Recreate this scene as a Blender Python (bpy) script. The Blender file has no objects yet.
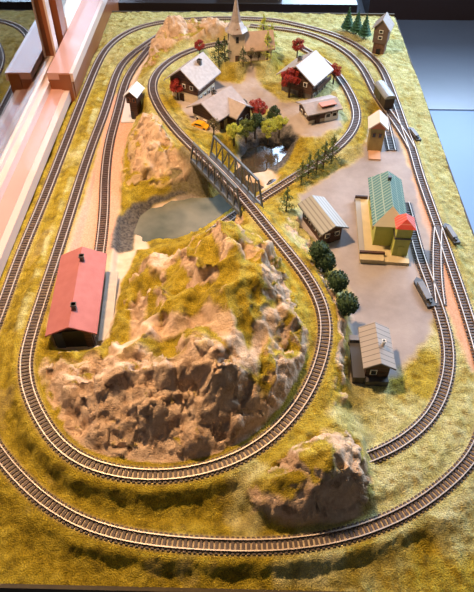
import bpy, bmesh, math, random
import numpy as np
from mathutils import Vector, Matrix
random.seed(7); rng = np.random.default_rng(11)
sc = bpy.context.scene
COL = sc.collection
PI = math.pi

# ------------------------------------------------------------------ camera
F, CX, CY, CAMH = 620.0, 237.0, 296.0, 0.95
TH = math.atan((CY + 365) / F)
YAW = math.atan2(20 / F, math.cos(TH) + 661 / F * math.sin(TH))
def P(px, py, z=0.0):
    """where the sight line through a photo pixel meets the horizontal plane at height z"""
    x = (px - CX) / F; y = -(py - CY) / F
    d = (x, math.cos(TH) + y * math.sin(TH), -math.sin(TH) + y * math.cos(TH))
    c, s = math.cos(YAW), math.sin(YAW)
    t = (z - CAMH) / d[2]
    return Vector(((d[0] * c - d[1] * s) * t, (d[0] * s + d[1] * c) * t, z))
cam_d = bpy.data.cameras.new('camera'); cam = bpy.data.objects.new('camera', cam_d); COL.objects.link(cam)
cam.location = (0, 0, CAMH); cam.rotation_euler = (PI / 2 - TH, 0, YAW)
cam_d.sensor_fit = 'VERTICAL'; cam_d.sensor_height = 24; cam_d.lens = 24 * F / 592
cam_d.clip_start = 0.01; cam_d.clip_end = 60
sc.camera = cam

# ------------------------------------------------------------------ object helpers
def link(name, me, parent=None):
    o = bpy.data.objects.new(name, me); COL.objects.link(o)
    if parent is not None: o.parent = parent
    return o
def tag(o, label, cat, group=None, kind=None):
    o['label'] = label; o['category'] = cat
    if group: o['group'] = group
    if kind: o['kind'] = kind
    return o
def struct(o, label=None):
    o['kind'] = 'structure'
    if label: o['label'] = label
    return o
def thing(name, label, cat, loc=(0, 0, 0), rz=0, group=None):
    o = bpy.data.objects.new(name, None); COL.objects.link(o)
    o.empty_display_size = 0.02
    o.location = loc; o.rotation_euler = (0, 0, rz)
    return tag(o, label, cat, group)
def copy_tree(root, loc, rz, label=None, scale=None):
    r = root.copy(); COL.objects.link(r); r.location = loc; r.rotation_euler = (0, 0, rz)
    if label: r['label'] = label
    if scale: r.scale = scale
    for ch in root.children:
        c = ch.copy(); COL.objects.link(c); c.parent = r
        for g in ch.children:
            d = g.copy(); COL.objects.link(d); d.parent = c
    return r
class MB:
    """collects verts and faces for one mesh"""
    def __init__(s): s.v = []; s.f = []; s.m = []
    def add(s, vs, fs, mi=0):
        b = len(s.v); s.v += [tuple(v) for v in vs]
        s.f += [tuple(b + i for i in f) for f in fs]; s.m += [mi] * len(fs)
    def box(s, x0, x1, y0, y1, z0, z1, mi=0, M=None):
        vs = [Vector((x, y, z)) for z in (z0, z1) for y in (y0, y1) for x in (x0, x1)]
        if M is not None: vs = [M @ v for v in vs]
        s.add(vs, [(0, 2, 3, 1), (4, 5, 7, 6), (0, 1, 5, 4), (2, 6, 7, 3), (0, 4, 6, 2), (1, 3, 7, 5)], mi)
    def bar(s, a, b, w, h, mi=0, up=(0, 0, 1)):
        a = Vector(a); b = Vector(b); d = (b - a).normalized(); u = Vector(up)
        sd = d.cross(u)
        if sd.length < 1e-5: sd = d.cross(Vector((1, 0, 0)))
        sd.normalize(); u = sd.cross(d).normalized()
        vs = []
        for p in (a, b):
            for sx, sy in ((-1, -1), (1, -1), (1, 1), (-1, 1)):
                vs.append(p + sd * sx * w / 2 + u * sy * h / 2)
        s.add(vs, [(3, 2, 1, 0), (4, 5, 6, 7), (0, 1, 5, 4), (1, 2, 6, 5), (2, 3, 7, 6), (3, 0, 4, 7)], mi)
    def cone(s, a, b, r0, r1, n=10, mi=0):
        a = Vector(a); b = Vector(b); d = (b - a).normalized()
        sd = d.cross(Vector((0, 0, 1)))
        if sd.length < 1e-4: sd = Vector((1, 0, 0))
        sd.normalize(); u = sd.cross(d)
        vs = []
        for p, r in ((a, r0), (b, r1)):
            for k in range(n):
                t = 2 * PI * k / n; vs.append(p + (sd * math.cos(t) + u * math.sin(t)) * r)
        fs = [(k, (k + 1) % n, n + (k + 1) % n, n + k) for k in range(n)]
        fs += [tuple(range(n - 1, -1, -1)), tuple(range(n, 2 * n))]
        s.add(vs, fs, mi)
    def prism(s, pts, y0, y1, mi=0, axis='x'):
        """closed profile pts [(a,z)] extruded along axis"""
        n = len(pts)
        if axis == 'x': vs = [(y0, a, z) for a, z in pts] + [(y1, a, z) for a, z in pts]
        else: vs = [(a, y0, z) for a, z in pts] + [(a, y1, z) for a, z in pts]
        s.add(vs, [tuple(range(n - 1, -1, -1)), tuple(range(n, 2 * n))] + [(k, (k + 1) % n, n + (k + 1) % n, n + k) for k in range(n)], mi)
    def build(s, name, mats, parent=None, smooth=False):
        me = bpy.data.meshes.new(name); me.from_pydata(s.v, [], s.f); me.update()
        if not isinstance(mats, (list, tuple)): mats = [mats]
        for m in mats: me.materials.append(m)
        for p, mi in zip(me.polygons, s.m): p.material_index = mi; p.use_smooth = smooth
        bm = bmesh.new(); bm.from_mesh(me); bmesh.ops.recalc_face_normals(bm, faces=bm.faces); bm.to_mesh(me); bm.free()
        return link(name, me, parent)

# ------------------------------------------------------------------ materials
def mat(name, c, rough=.6, c2=None, scale=60, bump=0, bscale=300, metal=0, spec=.5, coat=0):
    m = bpy.data.materials.new(name); m.use_nodes = True
    nt = m.node_tree; b = nt.nodes['Principled BSDF']
    b.inputs['Base Color'].default_value = (*c, 1); b.inputs['Roughness'].default_value = rough
    b.inputs['Metallic'].default_value = metal; b.inputs['Specular IOR Level'].default_value = spec
    b.inputs['Coat Weight'].default_value = coat
    tc = nt.nodes.new('ShaderNodeTexCoord')
    if c2 is not None:
        n = nt.nodes.new('ShaderNodeTexNoise'); n.inputs['Scale'].default_value = scale; n.inputs['Detail'].default_value = 6
        r = nt.nodes.new('ShaderNodeValToRGB')
        r.color_ramp.elements[0].position = .35; r.color_ramp.elements[1].position = .65
        r.color_ramp.elements[0].color = (*c, 1); r.color_ramp.elements[1].color = (*c2, 1)
        nt.links.new(tc.outputs['Object'], n.inputs['Vector']); nt.links.new(n.outputs['Fac'], r.inputs['Fac'])
        nt.links.new(r.outputs['Color'], b.inputs['Base Color'])
    if bump:
        n = nt.nodes.new('ShaderNodeTexNoise'); n.inputs['Scale'].default_value = bscale; n.inputs['Detail'].default_value = 4
        bp = nt.nodes.new('ShaderNodeBump'); bp.inputs['Strength'].default_value = bump; bp.inputs['Distance'].default_value = .002
        nt.links.new(tc.outputs['Object'], n.inputs['Vector']); nt.links.new(n.outputs['Fac'], bp.inputs['Height'])
        nt.links.new(bp.outputs['Normal'], b.inputs['Normal'])
    return m
def stripes(m, c_a, c_b, axis, period, width=.15, second=None):
    """bands across a surface (planks, slates): procedural, object space"""
    nt = m.node_tree; b = nt.nodes['Principled BSDF']
    tc = nt.nodes.new('ShaderNodeTexCoord'); sp = nt.nodes.new('ShaderNodeSeparateXYZ')
    nt.links.new(tc.outputs['Object'], sp.inputs[0])
    def band(ax, per, w):
        d = nt.nodes.new('ShaderNodeMath'); d.operation = 'DIVIDE'; d.inputs[1].default_value = per
        nt.links.new(sp.outputs[ax], d.inputs[0])
        fr = nt.nodes.new('ShaderNodeMath'); fr.operation = 'FRACT'; nt.links.new(d.outputs[0], fr.inputs[0])
        lt = nt.nodes.new('ShaderNodeMath'); lt.operation = 'LESS_THAN'; lt.inputs[1].default_value = w
        nt.links.new(fr.outputs[0], lt.inputs[0]); return lt
    f = band(axis, period, width)
    if second:
        g = band(*second); mx = nt.nodes.new('ShaderNodeMath'); mx.operation = 'MAXIMUM'
        nt.links.new(f.outputs[0], mx.inputs[0]); nt.links.new(g.outputs[0], mx.inputs[1]); f = mx
    mix = nt.nodes.new('ShaderNodeMix'); mix.data_type = 'RGBA'
    mix.inputs['A'].default_value = (*c_a, 1); mix.inputs['B'].default_value = (*c_b, 1)
    nt.links.new(f.outputs[0], mix.inputs['Factor']); nt.links.new(mix.outputs['Result'], b.inputs['Base Color'])
    return m
M = {}
M['sleeper'] = mat('sleeper_brown', (.055, .032, .022), .6, (.085, .05, .035), 90)
M['rail'] = mat('nickel_rail', (.50, .42, .36), .5, metal=.45)
M['dark_wood'] = stripes(mat('dark_timber', (.07, .03, .018), .7), (.075, .033, .02), (.03, .014, .01), 2, .008, .2)
M['plaster'] = mat('cream_plaster', (.62, .52, .38), .8, (.5, .42, .3), 80)
M['yplaster'] = mat('yellow_green_plaster', (.44, .46, .10), .7, (.38, .40, .09), 60)
M['roof_grey'] = mat('pale_slate_roof', (.38, .335, .31), .42, (.31, .27, .25), 120, .2, 500)
M['roof_pink'] = mat('greyish_fibre_roof', (.36, .30, .28), .5, (.29, .24, .22), 90, .2, 500)
M['roof_red'] = mat('matt_red_roof', (.37, .12, .11), .75, (.33, .10, .09), 60, .25, 700)
M['roof_green'] = stripes(mat('green_tile_roof', (.1, .2, .16), .4), (.05, .16, .15), (.28, .36, .28), 0, .0095, .28, (1, .016, .12))
M['roof_tower'] = stripes(mat('red_tile_roof', (.5, .08, .06), .5), (.55, .07, .05), (.62, .2, .16), 0, .008, .2)
M['ridge_white'] = mat('cream_roof_hip', (.6, .56, .42), .6)
M['roof_strip'] = stripes(mat('striped_grey_roof', (.3, .3, .28), .5), (.27, .27, .24), (.16, .15, .14), 1, .0085, .3)
M['roof_slab'] = stripes(mat('boarded_grey_roof', (.3, .27, .25), .6), (.29, .255, .225), (.12, .10, .09), 0, .0115, .14)
M['roof_orange'] = mat('orange_tile', (.48, .15, .06), .6)
M['beige'] = mat('beige_paving', (.52, .42, .24), .7, (.45, .36, .2), 40)
M['grey'] = mat('mid_grey_plastic', (.16, .15, .155), .5, (.13, .12, .12), 80)
M['darkgrey'] = mat('dark_grey_plastic', (.045, .043, .045), .5)
M['black'] = mat('black_plastic', (.015, .014, .014), .5)
M['white'] = mat('white_paint', (.75, .72, .66), .5)
M['pane'] = mat('dark_pane', (.03, .03, .035), .15)
M['steel'] = mat('bridge_steel', (.16, .17, .18), .32, (.11, .12, .12), 60, metal=.4)
M['stone'] = mat('grey_stonework', (.13, .115, .10), .85, (.07, .06, .055), 90, .5, 200)
M['yellow'] = mat('yellow_car_paint', (.75, .38, .02), .3)
M['bark'] = mat('brown_bark', (.06, .035, .02), .9)
M['leaf_y'] = mat('yellow_green_leaf', (.50, .50, .06), .8, (.32, .36, .04), 120)
M['leaf_m'] = mat('mid_green_leaf', (.13, .17, .03), .8, (.07, .10, .02), 120)
M['leaf_d'] = mat('dark_green_leaf', (.035, .075, .022), .8, (.02, .045, .015), 120)
M['leaf_c'] = mat('fir_green_leaf', (.03, .12, .055), .8, (.02, .07, .035), 120)
M['leaf_r'] = mat('red_leaf', (.42, .035, .02), .8, (.22, .02, .015), 120)
M['leaf_b'] = mat('brown_green_leaf', (.14, .12, .035), .8, (.09, .06, .02), 120)
M['sill'] = mat('pinkish_wood', (.50, .27, .22), .4, (.45, .24, .19), 4, coat=.3)
M['frame_light'] = mat('pale_pink_frame', (.56, .41, .35), .4, coat=.3)
M['frame_dark'] = mat('reddish_brown_wood', (.24, .075, .022), .35, (.19, .055, .018), 6)
M['board_side'] = mat('olive_board_edge', (.07, .05, .02), .8, (.05, .035, .015), 30)

# ------------------------------------------------------------------ tracks (photo pixels with heights)
TR = {}
TR['A'] = [(-22, 400, .031), (-14, 350, .034), (0, 313, .032), (20, 257, .03), (44, 199, .03), (67, 140, .03), (86, 91, .03), (101, 57, .03), (112, 43, .03),
           (128, 32, .03), (150, 24.5, .03), (185, 20, .03), (225, 18.5, .03), (270, 20, .03), (297, 25, .03), (331, 34, .03), (352, 43, .03), (368, 54, .03),
           (380, 66, .03), (387, 80, .03), (396, 104, .03), (405, 130, .03), (412, 149, .03), (419, 174, .03), (428, 200, .03), (437, 225, .03), (446, 251, .03),
           (457, 283, .03), (470, 323, .03), (482, 365, .033), (487, 400, .031), (484, 432, .028), (472, 459, .028), (449, 482, .028), (415, 508, .028), (369, 529, .028), (327, 540, .028), (284, 545.5, .028),
           (242, 546.5, .028), (200, 545, .028), (160, 542, .028), (135, 538, .028), (101, 531, .028), (67, 516, .028), (40, 498, .028), (20, 479, .028), (2, 458, .028), (-16, 430, .03)]
TR['B'] = [(168, 30, .03), (152, 40, .03), (135, 52, .03), (124, 62, .03), (116, 76, .03), (105, 111, .032), (88, 157, .036), (64, 232, .045), (44, 294, .055), (29, 342, .058), (24, 368, .06), (29, 395, .06), (40, 418, .06),
           (58, 446, .06), (85, 464, .06), (114, 473, .06), (144, 476.5, .06), (172, 476, .06), (200, 471.5, .06), (234, 461, .061), (263, 444.5, .064), (289, 420, .069), (308, 393, .075),
           (320, 365, .081), (326.5, 337, .088), (324.5, 312, .09), (313, 286, .093), (294, 260, .096), (273, 235, .098), (251, 208, .10), (230, 184, .10), (205, 159, .10), (190, 145, .098), (174, 128, .095), (160, 109, .09),
           (152, 91, .088), (154, 78, .085), (163, 66, .082), (180, 55, .08), (202, 47, .078), (230, 42, .075)]
TR['V'] = [(300, 47, .06), (322, 60, .058), (336, 73, .055), (349, 92, .05), (356.5, 111, .047), (355, 127, .044), (342, 144, .04), (322, 160, .034), (298, 175, .028), (262, 198, .02), (232, 217, .02), (211, 233, .02), (196, 246, .02), (180, 262, .02)]
TR['C'] = [(150, 47, .03), (142, 57, .03), (127, 79, .03), (118, 111, .03), (109, 145, .03), (105, 180, .03), (104.5, 205, .03), (101, 245, .03), (91, 300, .03), (86, 322, .03)]
TR['S'] = [(250, 26, .035), (297, 31, .035), (321, 38.5, .033), (342, 49, .03), (358, 62.5, .03), (368, 78, .03), (375, 93, .03), (385, 108, .03), (395, 122, .03), (405, 137, .03), (411, 148, .03)]
TR['D'] = [(405, 203, .03), (412, 228, .03), (421, 261, .03), (430, 284, .03), (440, 313, .03), (448, 342, .03), (449, 368, .03), (442, 396, .03), (429, 420, .032), (405, 441, .035), (381, 454, .038), (360, 462, .04), (335, 468, .04)]
TR['X'] = [(438, 227, .03), (436.5, 250, .03), (437, 280, .03), (440, 305, .03)]
TR['E'] = [(383, 112, .03), (387, 129, .03), (392, 151, .03)]
def spline(pts, closed=False, step=.004):
    p = np.array(pts, float)
    n = len(p); out = []
    idx = range(n if closed else n - 1)
    for i in idx:
        g = lambda k: p[k % n] if closed else p[min(max(k, 0), n - 1)]
        p0, p1, p2, p3 = g(i - 1), g(i), g(i + 1), g(i + 2)
        m = max(4, int(np.linalg.norm(p2 - p1) / .006))
        for t in np.linspace(0, 1, m, endpoint=False):
            out.append(.5 * ((2 * p1) + (-p0 + p2) * t + (2 * p0 - 5 * p1 + 4 * p2 - p3) * t * t + (-p0 + 3 * p1 - 3 * p2 + p3) * t ** 3))
    out.append(p[0] if closed else p[-1])
    o = np.array(out)
    for _ in range(60):                                # relax small kinks
        if closed:
            q = o[:-1]; q = .5 * q + .25 * (np.roll(q, 1, 0) + np.roll(q, -1, 0)); o = np.vstack([q, q[:1]])
        else:
            o[1:-1] = .5 * o[1:-1] + .25 * (o[:-2] + o[2:])
    s = np.r_[0, np.cumsum(np.linalg.norm(np.diff(o, axis=0), axis=1))]
    k = int(s[-1] / step); u = np.linspace(0, s[-1], k + 1)
    return np.stack([np.interp(u, s, o[:, j]) for j in range(3)], 1)
LINE = {k: spline([P(*q) for q in v], closed=(k == 'A')) for k, v in TR.items()}
# bridge span on line B: between the two abutments
bA, bB = np.array(P(202, 156, .10)), np.array(P(250, 208, .10))
def nearest(line, pt): return int(np.argmin(((line[:, :2] - np.array(pt)[:2]) ** 2).sum(1)))
ib1, ib0 = nearest(LINE['B'], bA), nearest(LINE['B'], bB)

# ------------------------------------------------------------------ terrain
GX0, GX1, GY0, GY1, GS = -.545, .515, .305, 2.27, .0027
nx = int((GX1 - GX0) / GS) + 1; ny = int((GY1 - GY0) / GS) + 1
X, Y = np.meshgrid(np.linspace(GX0, GX1, nx), np.linspace(GY0, GY1, ny))
# hand placed heights: pixel x, pixel y, height
CP = [
 # front apron and rims
 (0, 580, .0), (60, 582, .0), (120, 583, .0), (180, 584, .0), (240, 584, .0), (300, 584, .0), (360, 584, .0), (420, 584, .0), (470, 584, .0), (-40, 560, 0), (520, 560, 0),
 (0, 530, .002), (30, 549, .0), (75, 560, .0), (120, 567, .0), (170, 570, .0), (240, 571, .0), (310, 568, .0), (370, 561, .0), (430, 545, .002), (474, 524, .008), (-40, 500, .0), (500, 500, .012),
 (8, 496, .023), (30, 521, .024), (75, 544, .024), (140, 554, .024), (200, 558, .024), (260, 558, .024), (320, 554, .024), (380, 543, .024), (430, 524, .024),
 # trench between outer and inner line
 (10, 437, .022), (24, 459, .020), (45, 486, .018), (80, 509, .018), (120, 519, .018), (160, 522, .018), (200, 519, .018), (245, 512, .02), (345, 522, .026), (300, 528, .026),
 (20, 430, .050), (42, 455, .050), (66, 477, .050), (106, 489, .050), (150, 493, .050), (200, 489, .050), (248, 478, .052),
 (12, 400, .045), (10, 370, .045), (16, 330, .042), (30, 280, .036), (52, 215, .032), (74, 155, .034), (95, 100, .032), (108, 65, .032), (125, 45, .034), (140, 34, .03),
 # left board edge
 (-20, 330, .02), (0, 285, .015), (30, 210, .012), (52, 160, .012), (75, 105, .012), (95, 50, .015), (108, 20, .02), (-60, 430, .01),
 # bare board left
 (80, 200, .03), (92, 180, .03), (97, 150, .03), (70, 260, .03), (60, 340, .035), (50, 300, .045), (115, 200, .03), (120, 165, .03), (126, 120, .03),
 # back edge
 (130, 14, .02), (180, 12, .02), (230, 11, .02), (300, 13, .02), (350, 22, .02), (393, 33, .015), (405, 62, .012), (425, 122, .012), (441, 170, .012), (455, 215, .012), (470, 262, .012), (488, 320, .012), (505, 380, .015), (515, 430, .02),
 (360, 30, .03), (380, 48, .03), (340, 55, .045), (355, 80, .04), (367, 100, .035), (375, 160, .03),
 # mountain base ring
 (40, 376, .068), (44, 404, .07), (60, 428, .072), (84, 446, .074), (110, 458, .074), (140, 463, .074), (165, 463, .074), (195, 460, .075), (222, 452, .077), (250, 438, .08), (275, 418, .082), (297, 388, .085), (307, 358, .088), (309, 330, .09), (303, 300, .094), (290, 275, .097), (272, 251, .099), (256, 232, .10),
 # mountain cliff rim and top
 (50, 368, .088), (53, 384, .092), (66, 362, .098), (85, 362, .102), (105, 366, .118), (125, 364, .135), (145, 372, .15), (165, 368, .165), (185, 362, .172), (205, 352, .178), (225, 358, .168),
 (238, 378, .155), (255, 390, .135), (272, 388, .125), (283, 365, .125), (290, 340, .13), (293, 315, .135), (284, 290, .145), (274, 266, .152), (262, 246, .158), (250, 232, .17),
 (235, 222, .195), (222, 226, .195), (208, 240, .175), (196, 258, .155), (235, 245, .21), (255, 258, .20), (215, 262, .19), (240, 280, .20), (262, 285, .185), (205, 285, .17), (180, 300, .15), (225, 305, .185),
 (246, 320, .165), (240, 345, .165), (262, 325, .145), (272, 340, .13), (275, 310, .135), (262, 360, .135), (200, 312, .155), (175, 322, .15), (150, 330, .135), (190, 335, .17), (160, 345, .158), (130, 345, .12), (215, 335, .168),

 # left flank down to the river
 (165, 283, .118), (152, 288, .105), (146, 262, .06), (155, 256, .07), (170, 258, .09), (185, 258, .10), (142, 282, .075), (148, 305, .11), (138, 300, .052), (139, 318, .066), (134, 333, .08),
 (124, 290, .042), (122, 310, .056), (121, 326, .066), (117, 342, .075), (131, 275, .022), (136, 268, .028),
 (116, 278, .016), (124, 270, .014), (116, 295, .018), (113, 312, .024), (108, 330, .034), (104, 342, .05), (75, 348, .03), (60, 348, .032), (92, 348, .034), (47, 350, .045),
 # river, pond and far bank
 (112, 255, .014), (115, 240, .008), (118, 218, .028), (125, 222, .013), (131, 226, .004), (136, 204, .026), (138, 210, .013), (142, 215, .004), (150, 197, .026), (150, 203, .014), (150, 208, .004), (172, 190, .026), (172, 196, .013), (172, 201, .003), (192, 194, .012), (192, 200, .0), (210, 205, -.004), (225, 210, .0), (150, 225, .0), (170, 225, -.004), (190, 225, -.004), (150, 242, .006), (175, 240, .006), (134, 238, .006), (205, 215, -.002), (225, 195, -.002), (240, 190, -.002),
 (225, 222, .012),
 (103, 255, .032), (107, 235, .034), (116, 215, .034), (130, 200, .035), (148, 190, .035), (170, 186, .035),
 (140, 70, .05), (128, 100, .032), (150, 35, .05), (143, 48, .05),
 # village ground
 (165, 95, .075), (170, 80, .072), (175, 110, .075), (190, 130, .085), (185, 100, .068), (205, 90, .066), (215, 75, .066), (230, 80, .066), (225, 110, .066), (210, 125, .07), (240, 110, .064), (262, 95, .064), (250, 82, .066), (280, 100, .06), (300, 95, .06), (300, 125, .056), (320, 125, .054), (330, 100, .056), (340, 115, .052), (270, 80, .066), (285, 75, .062), (320, 78, .058), (335, 95, .055),
 (200, 60, .07), (185, 62, .072), (215, 55, .072),
 # church knoll
 (225, 62, .105), (240, 62, .105), (255, 60, .105), (268, 58, .10), (240, 48, .108), (260, 48, .105), (235, 35, .09), (255, 35, .09), (278, 66, .08), (222, 70, .078), (238, 72, .078), (255, 70, .078), (215, 62, .08), (280, 52, .08), (275, 42, .08),
 (290, 40, .07), (310, 48, .075), (325, 58, .07), (338, 68, .06), (300, 42, .065), (270, 32, .05), (300, 36, .045), (345, 62, .05),
 # upper pool
 (236, 140, .052), (226, 148, .058), (248, 150, .010), (262, 145, .010), (278, 144, .010), (290, 150, .012), (280, 160, .010), (266, 164, .008), (250, 165, .006), (241, 158, .010), (240, 175, .004), (252, 176, .024), (262, 182, .022), (270, 174, .018), (275, 186, .004), (284, 190, .004), (270, 192, .004), (258, 190, .0),
 (252, 135, .040), (275, 133, .040), (294, 141, .040), (303, 152, .040), (298, 163, .032), (320, 145, .044), (335, 135, .048), (286, 173, .026),
(215, 165, .05), (222, 172, .03), (228, 180, .01),
 # bank between under-line and yard
 (285, 205, .045), (275, 212, .055), (295, 200, .04), (270, 205, .04), (290, 220, .06), (300, 235, .06), (310, 250, .06), (300, 250, .085), (318, 268, .08), (330, 290, .08), (338, 315, .082), (340, 340, .08), (337, 370, .08), (330, 395, .078),
 (318, 185, .03), (340, 175, .03), (350, 160, .032), (330, 200, .03), (352, 230, .03), (350, 260, .03), (352, 290, .03), (356, 310, .03), (365, 200, .03), (318, 245, .034), (328, 262, .034), (342, 285, .034), (350, 305, .034), (349, 340, .032), (350, 380, .034), (346, 405, .05),
 (400, 250, .03), (400, 300, .03), (420, 340, .03), (400, 380, .03), (380, 400, .032), (365, 430, .034), (390, 430, .034), (420, 400, .03), (345, 418, .07), (325, 420, .075),
 # right rim
 (430, 150, .024), (444, 200, .024), (460, 250, .024), (470, 280, .024), (450, 300, .03), (462, 340, .03), (465, 400, .032), (450, 440, .034), (420, 470, .036), (385, 490, .038), (370, 510, .038), (465, 495, .03), (440, 515, .032),
 # rock outcrop
 (248, 495, .052), (258, 510, .048), (275, 517, .045), (300, 520, .044), (330, 518, .044), (352, 511, .043), (368, 500, .042), (368, 478, .042),
 (262, 488, .085), (278, 480, .102), (300, 478, .122), (322, 472, .135), (338, 460, .14), (350, 462, .118), (356, 485, .095), (335, 446, .135), (350, 447, .10), (322, 445, .12), (303, 452, .105), (285, 464, .09), (268, 475, .078), (255, 482, .074), (315, 432, .088), (335, 428, .095), (348, 436, .085), (300, 495, .085), (325, 495, .09),
]
def low(a, b, c): return (a, b, c - .014) if b > 395 and a < 262 and .064 <= c <= .086 and not (a > 238 and b > 465) else (a, b, c)
WP = [(-.24, 1.20, .035), (-.24, 1.24, .062), (-.235, 1.28, .09), (-.24, 1.33, .11), (-.25, 1.38, .118), (-.26, 1.43, .105), (-.27, 1.48, .08), (-.28, 1.53, .06), (-.20, 1.22, .032), (-.20, 1.27, .078), (-.20, 1.32, .112), (-.215, 1.37, .12), (-.165, 1.225, .028), (-.172, 1.27, .07),
 (-.31, 1.22, .035), (-.32, 1.30, .035), (-.32, 1.40, .035), (-.31, 1.48, .034), (-.28, 1.25, .05), (-.28, 1.32, .075), (-.285, 1.40, .08), (-.15, 1.30, .085), (-.135, 1.25, .06), (-.13, 1.235, .03), (-.17, 1.35, .105),
 (-.245, 1.95, .155), (-.255, 1.92, .13), (-.115, 1.98, .16), (-.13, 1.95, .14), (-.09, 1.975, .13), (-.18, 1.96, .11), (-.18, 1.91, .10), (-.25, 1.85, .082), (-.29, 1.83, .075), (-.31, 1.90, .085), (-.33, 1.84, .05), (-.31, 1.78, .052), (-.27, 1.97, .12), (-.30, 1.97, .08), (-.34, 1.93, .04),
 (-.25, 2.04, .05), (-.18, 2.05, .05), (-.11, 2.06, .06), (-.05, 1.98, .10), (0, 2.0, .06), (-.25, 2.08, .03), (-.12, 2.10, .03)]
cps = WP + [tuple(P(*low(a, b, c))) for a, b, c in CP]
for k in LINE:
    L = LINE[k]
    for i in range(0, len(L), 9):
        if k == 'B' and ib0 - 6 < i < ib1 + 6: continue
        if k in ('V',) and (L[i, 2] < .0205) and L[i, 1] < P(207, 237, .02).y: continue
        if k == 'B' and (i < 14 or i > len(L) - 14): continue
        if k == 'D' and i > len(L) - 26: continue
        cps.append(tuple(L[i]))
cps = np.array(cps)
# drop control points that nearly coincide
keep = []
for i in range(len(cps) - 1, -1, -1):
    if all((cps[i, 0] - cps[j, 0]) ** 2 + (cps[i, 1] - cps[j, 1]) ** 2 > .007 ** 2 for j in keep): keep.append(i)
cps = cps[keep]
def rbf(cp, X, Y):
    n = len(cp); K = np.sqrt(((cp[:, None, :2] - cp[None, :, :2]) ** 2).sum(2) + .008 ** 2)
    A = np.zeros((n + 3, n + 3)); A[:n, :n] = K - np.eye(n) * .004
    A[:n, n] = 1; A[:n, n + 1:n + 3] = cp[:, :2]; A[n, :n] = 1; A[n + 1:n + 3, :n] = cp[:, :2].T
    w = np.linalg.solve(A, np.r_[cp[:, 2], 0, 0, 0])
    out = w[n] + w[n + 1] * X + w[n + 2] * Y
    for i in range(n): out += w[i] * np.sqrt((X - cp[i, 0]) ** 2 + (Y - cp[i, 1]) ** 2 + .008 ** 2)
    return out
Z = rbf(cps, X, Y)
# --- noise tools
def hash3(a, b, c, s=0):
    h = (a.astype(np.int64) * 73856093) ^ (b.astype(np.int64) * 19349663) ^ (c.astype(np.int64) * 83492791) ^ (s * 2654435761)
    h = (h ^ (h >> 13)) * 1274126177 & 0x7fffffff
    h = (h ^ (h >> 11)) * 668265263 & 0x7fffffff
    return ((h ^ (h >> 15)) & 0xffff) / 65535.0
def vnoise(x, y, z, s=0):
    xi, yi, zi = np.floor(x), np.floor(y), np.floor(z); u, v, w = x - xi, y - yi, z - zi
    u, v, w = [t * t * t * (t * (t * 6 - 15) + 10) for t in (u, v, w)]
    r = 0
    for dz in (0, 1):
        for dy in (0, 1):
            for dx in (0, 1):
                r = r + hash3(xi + dx, yi + dy, zi + dz, s) * (u if dx else 1 - u) * (v if dy else 1 - v) * (w if dz else 1 - w)
    return r * 2 - 1
def fbm(x, y, z, o=4, s=0):
    r = 0; a = .5
    for i in range(o):
        r = r + a * vnoise(x, y, z, s + i); x, y, z = x * 2.03, y * 2.03, z * 2.03; a *= .5
    return r
def facets(x, y, z, s=0):
    """tilted-plane cells: angular rock faces"""
    xi, yi, zi = np.floor(x), np.floor(y), np.floor(z)
    best = np.full(x.shape, 1e9); sec = np.full(x.shape, 1e9); val = np.zeros(x.shape)
    for dz in (-1, 0, 1):
        for dy in (-1, 0, 1):
            for dx in (-1, 0, 1):
                a, b, c = xi + dx, yi + dy, zi + dz
                ox, oy, oz = x - a - hash3(a, b, c, s + 1), y - b - hash3(a, b, c, s + 2), z - c - hash3(a, b, c, s + 3)
                d = ox * ox + oy * oy + oz * oz
                v = (hash3(a, b, c, s + 4) - .5) * 1.1 + (hash3(a, b, c, s + 5) - .5) * 1.5 * ox + (hash3(a, b, c, s + 6) - .5) * 1.5 * oy + (hash3(a, b, c, s + 7) - .2) * 1.3 * oz
                m = d < best
                sec = np.where(m, best, np.minimum(sec, d)); val = np.where(m, v, val); best = np.where(m, d, best)
    edge = np.clip((np.sqrt(sec) - np.sqrt(best)) * 9, 0, 1)
    return val - (1 - edge) * .10
def inpoly(poly, X, Y):
    c = np.zeros(X.shape, bool); n = len(poly)
    for i in range(n):
        x0, y0 = poly[i]; x1, y1 = poly[(i + 1) % n]
        m = ((y0 > Y) != (y1 > Y)) & (X < (x1 - x0) * (Y - y0) / (y1 - y0 + 1e-12) + x0)
        c ^= m
    return c
def distpoly(poly, X, Y):
    d = np.full(X.shape, 1e9); n = len(poly)
    for i in range(n):
        x0, y0 = poly[i]; x1, y1 = poly[(i + 1) % n]; ex, ey = x1 - x0, y1 - y0
        t = np.clip(((X - x0) * ex + (Y - y0) * ey) / (ex * ex + ey * ey + 1e-12), 0, 1)
        d = np.minimum(d, (X - x0 - t * ex) ** 2 + (Y - y0 - t * ey) ** 2)
    d = np.sqrt(d); return np.where(inpoly(poly, X, Y), d, -d)
def poly(pts, z=None): return [tuple(P(p[0], p[1], p[2] if len(p) > 2 else z))[:2] for p in pts]
def sm(x, a, b): t = np.clip((x - a) / (b - a), 0, 1); return t * t * (3 - 2 * t)
def region(pts, z, soft=.006, wob=.006):
    pl = poly(pts, z)
    return sm(distpoly(pl, X + wob * N1, Y + wob * N2), -soft, soft)
N1 = fbm(X * 30, Y * 30, X * 0, 4, 3); N2 = fbm(X * 30, Y * 30, X * 0 + 5, 4, 9); N3 = fbm(X * 9, Y * 9, X * 0, 4, 21)
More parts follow.
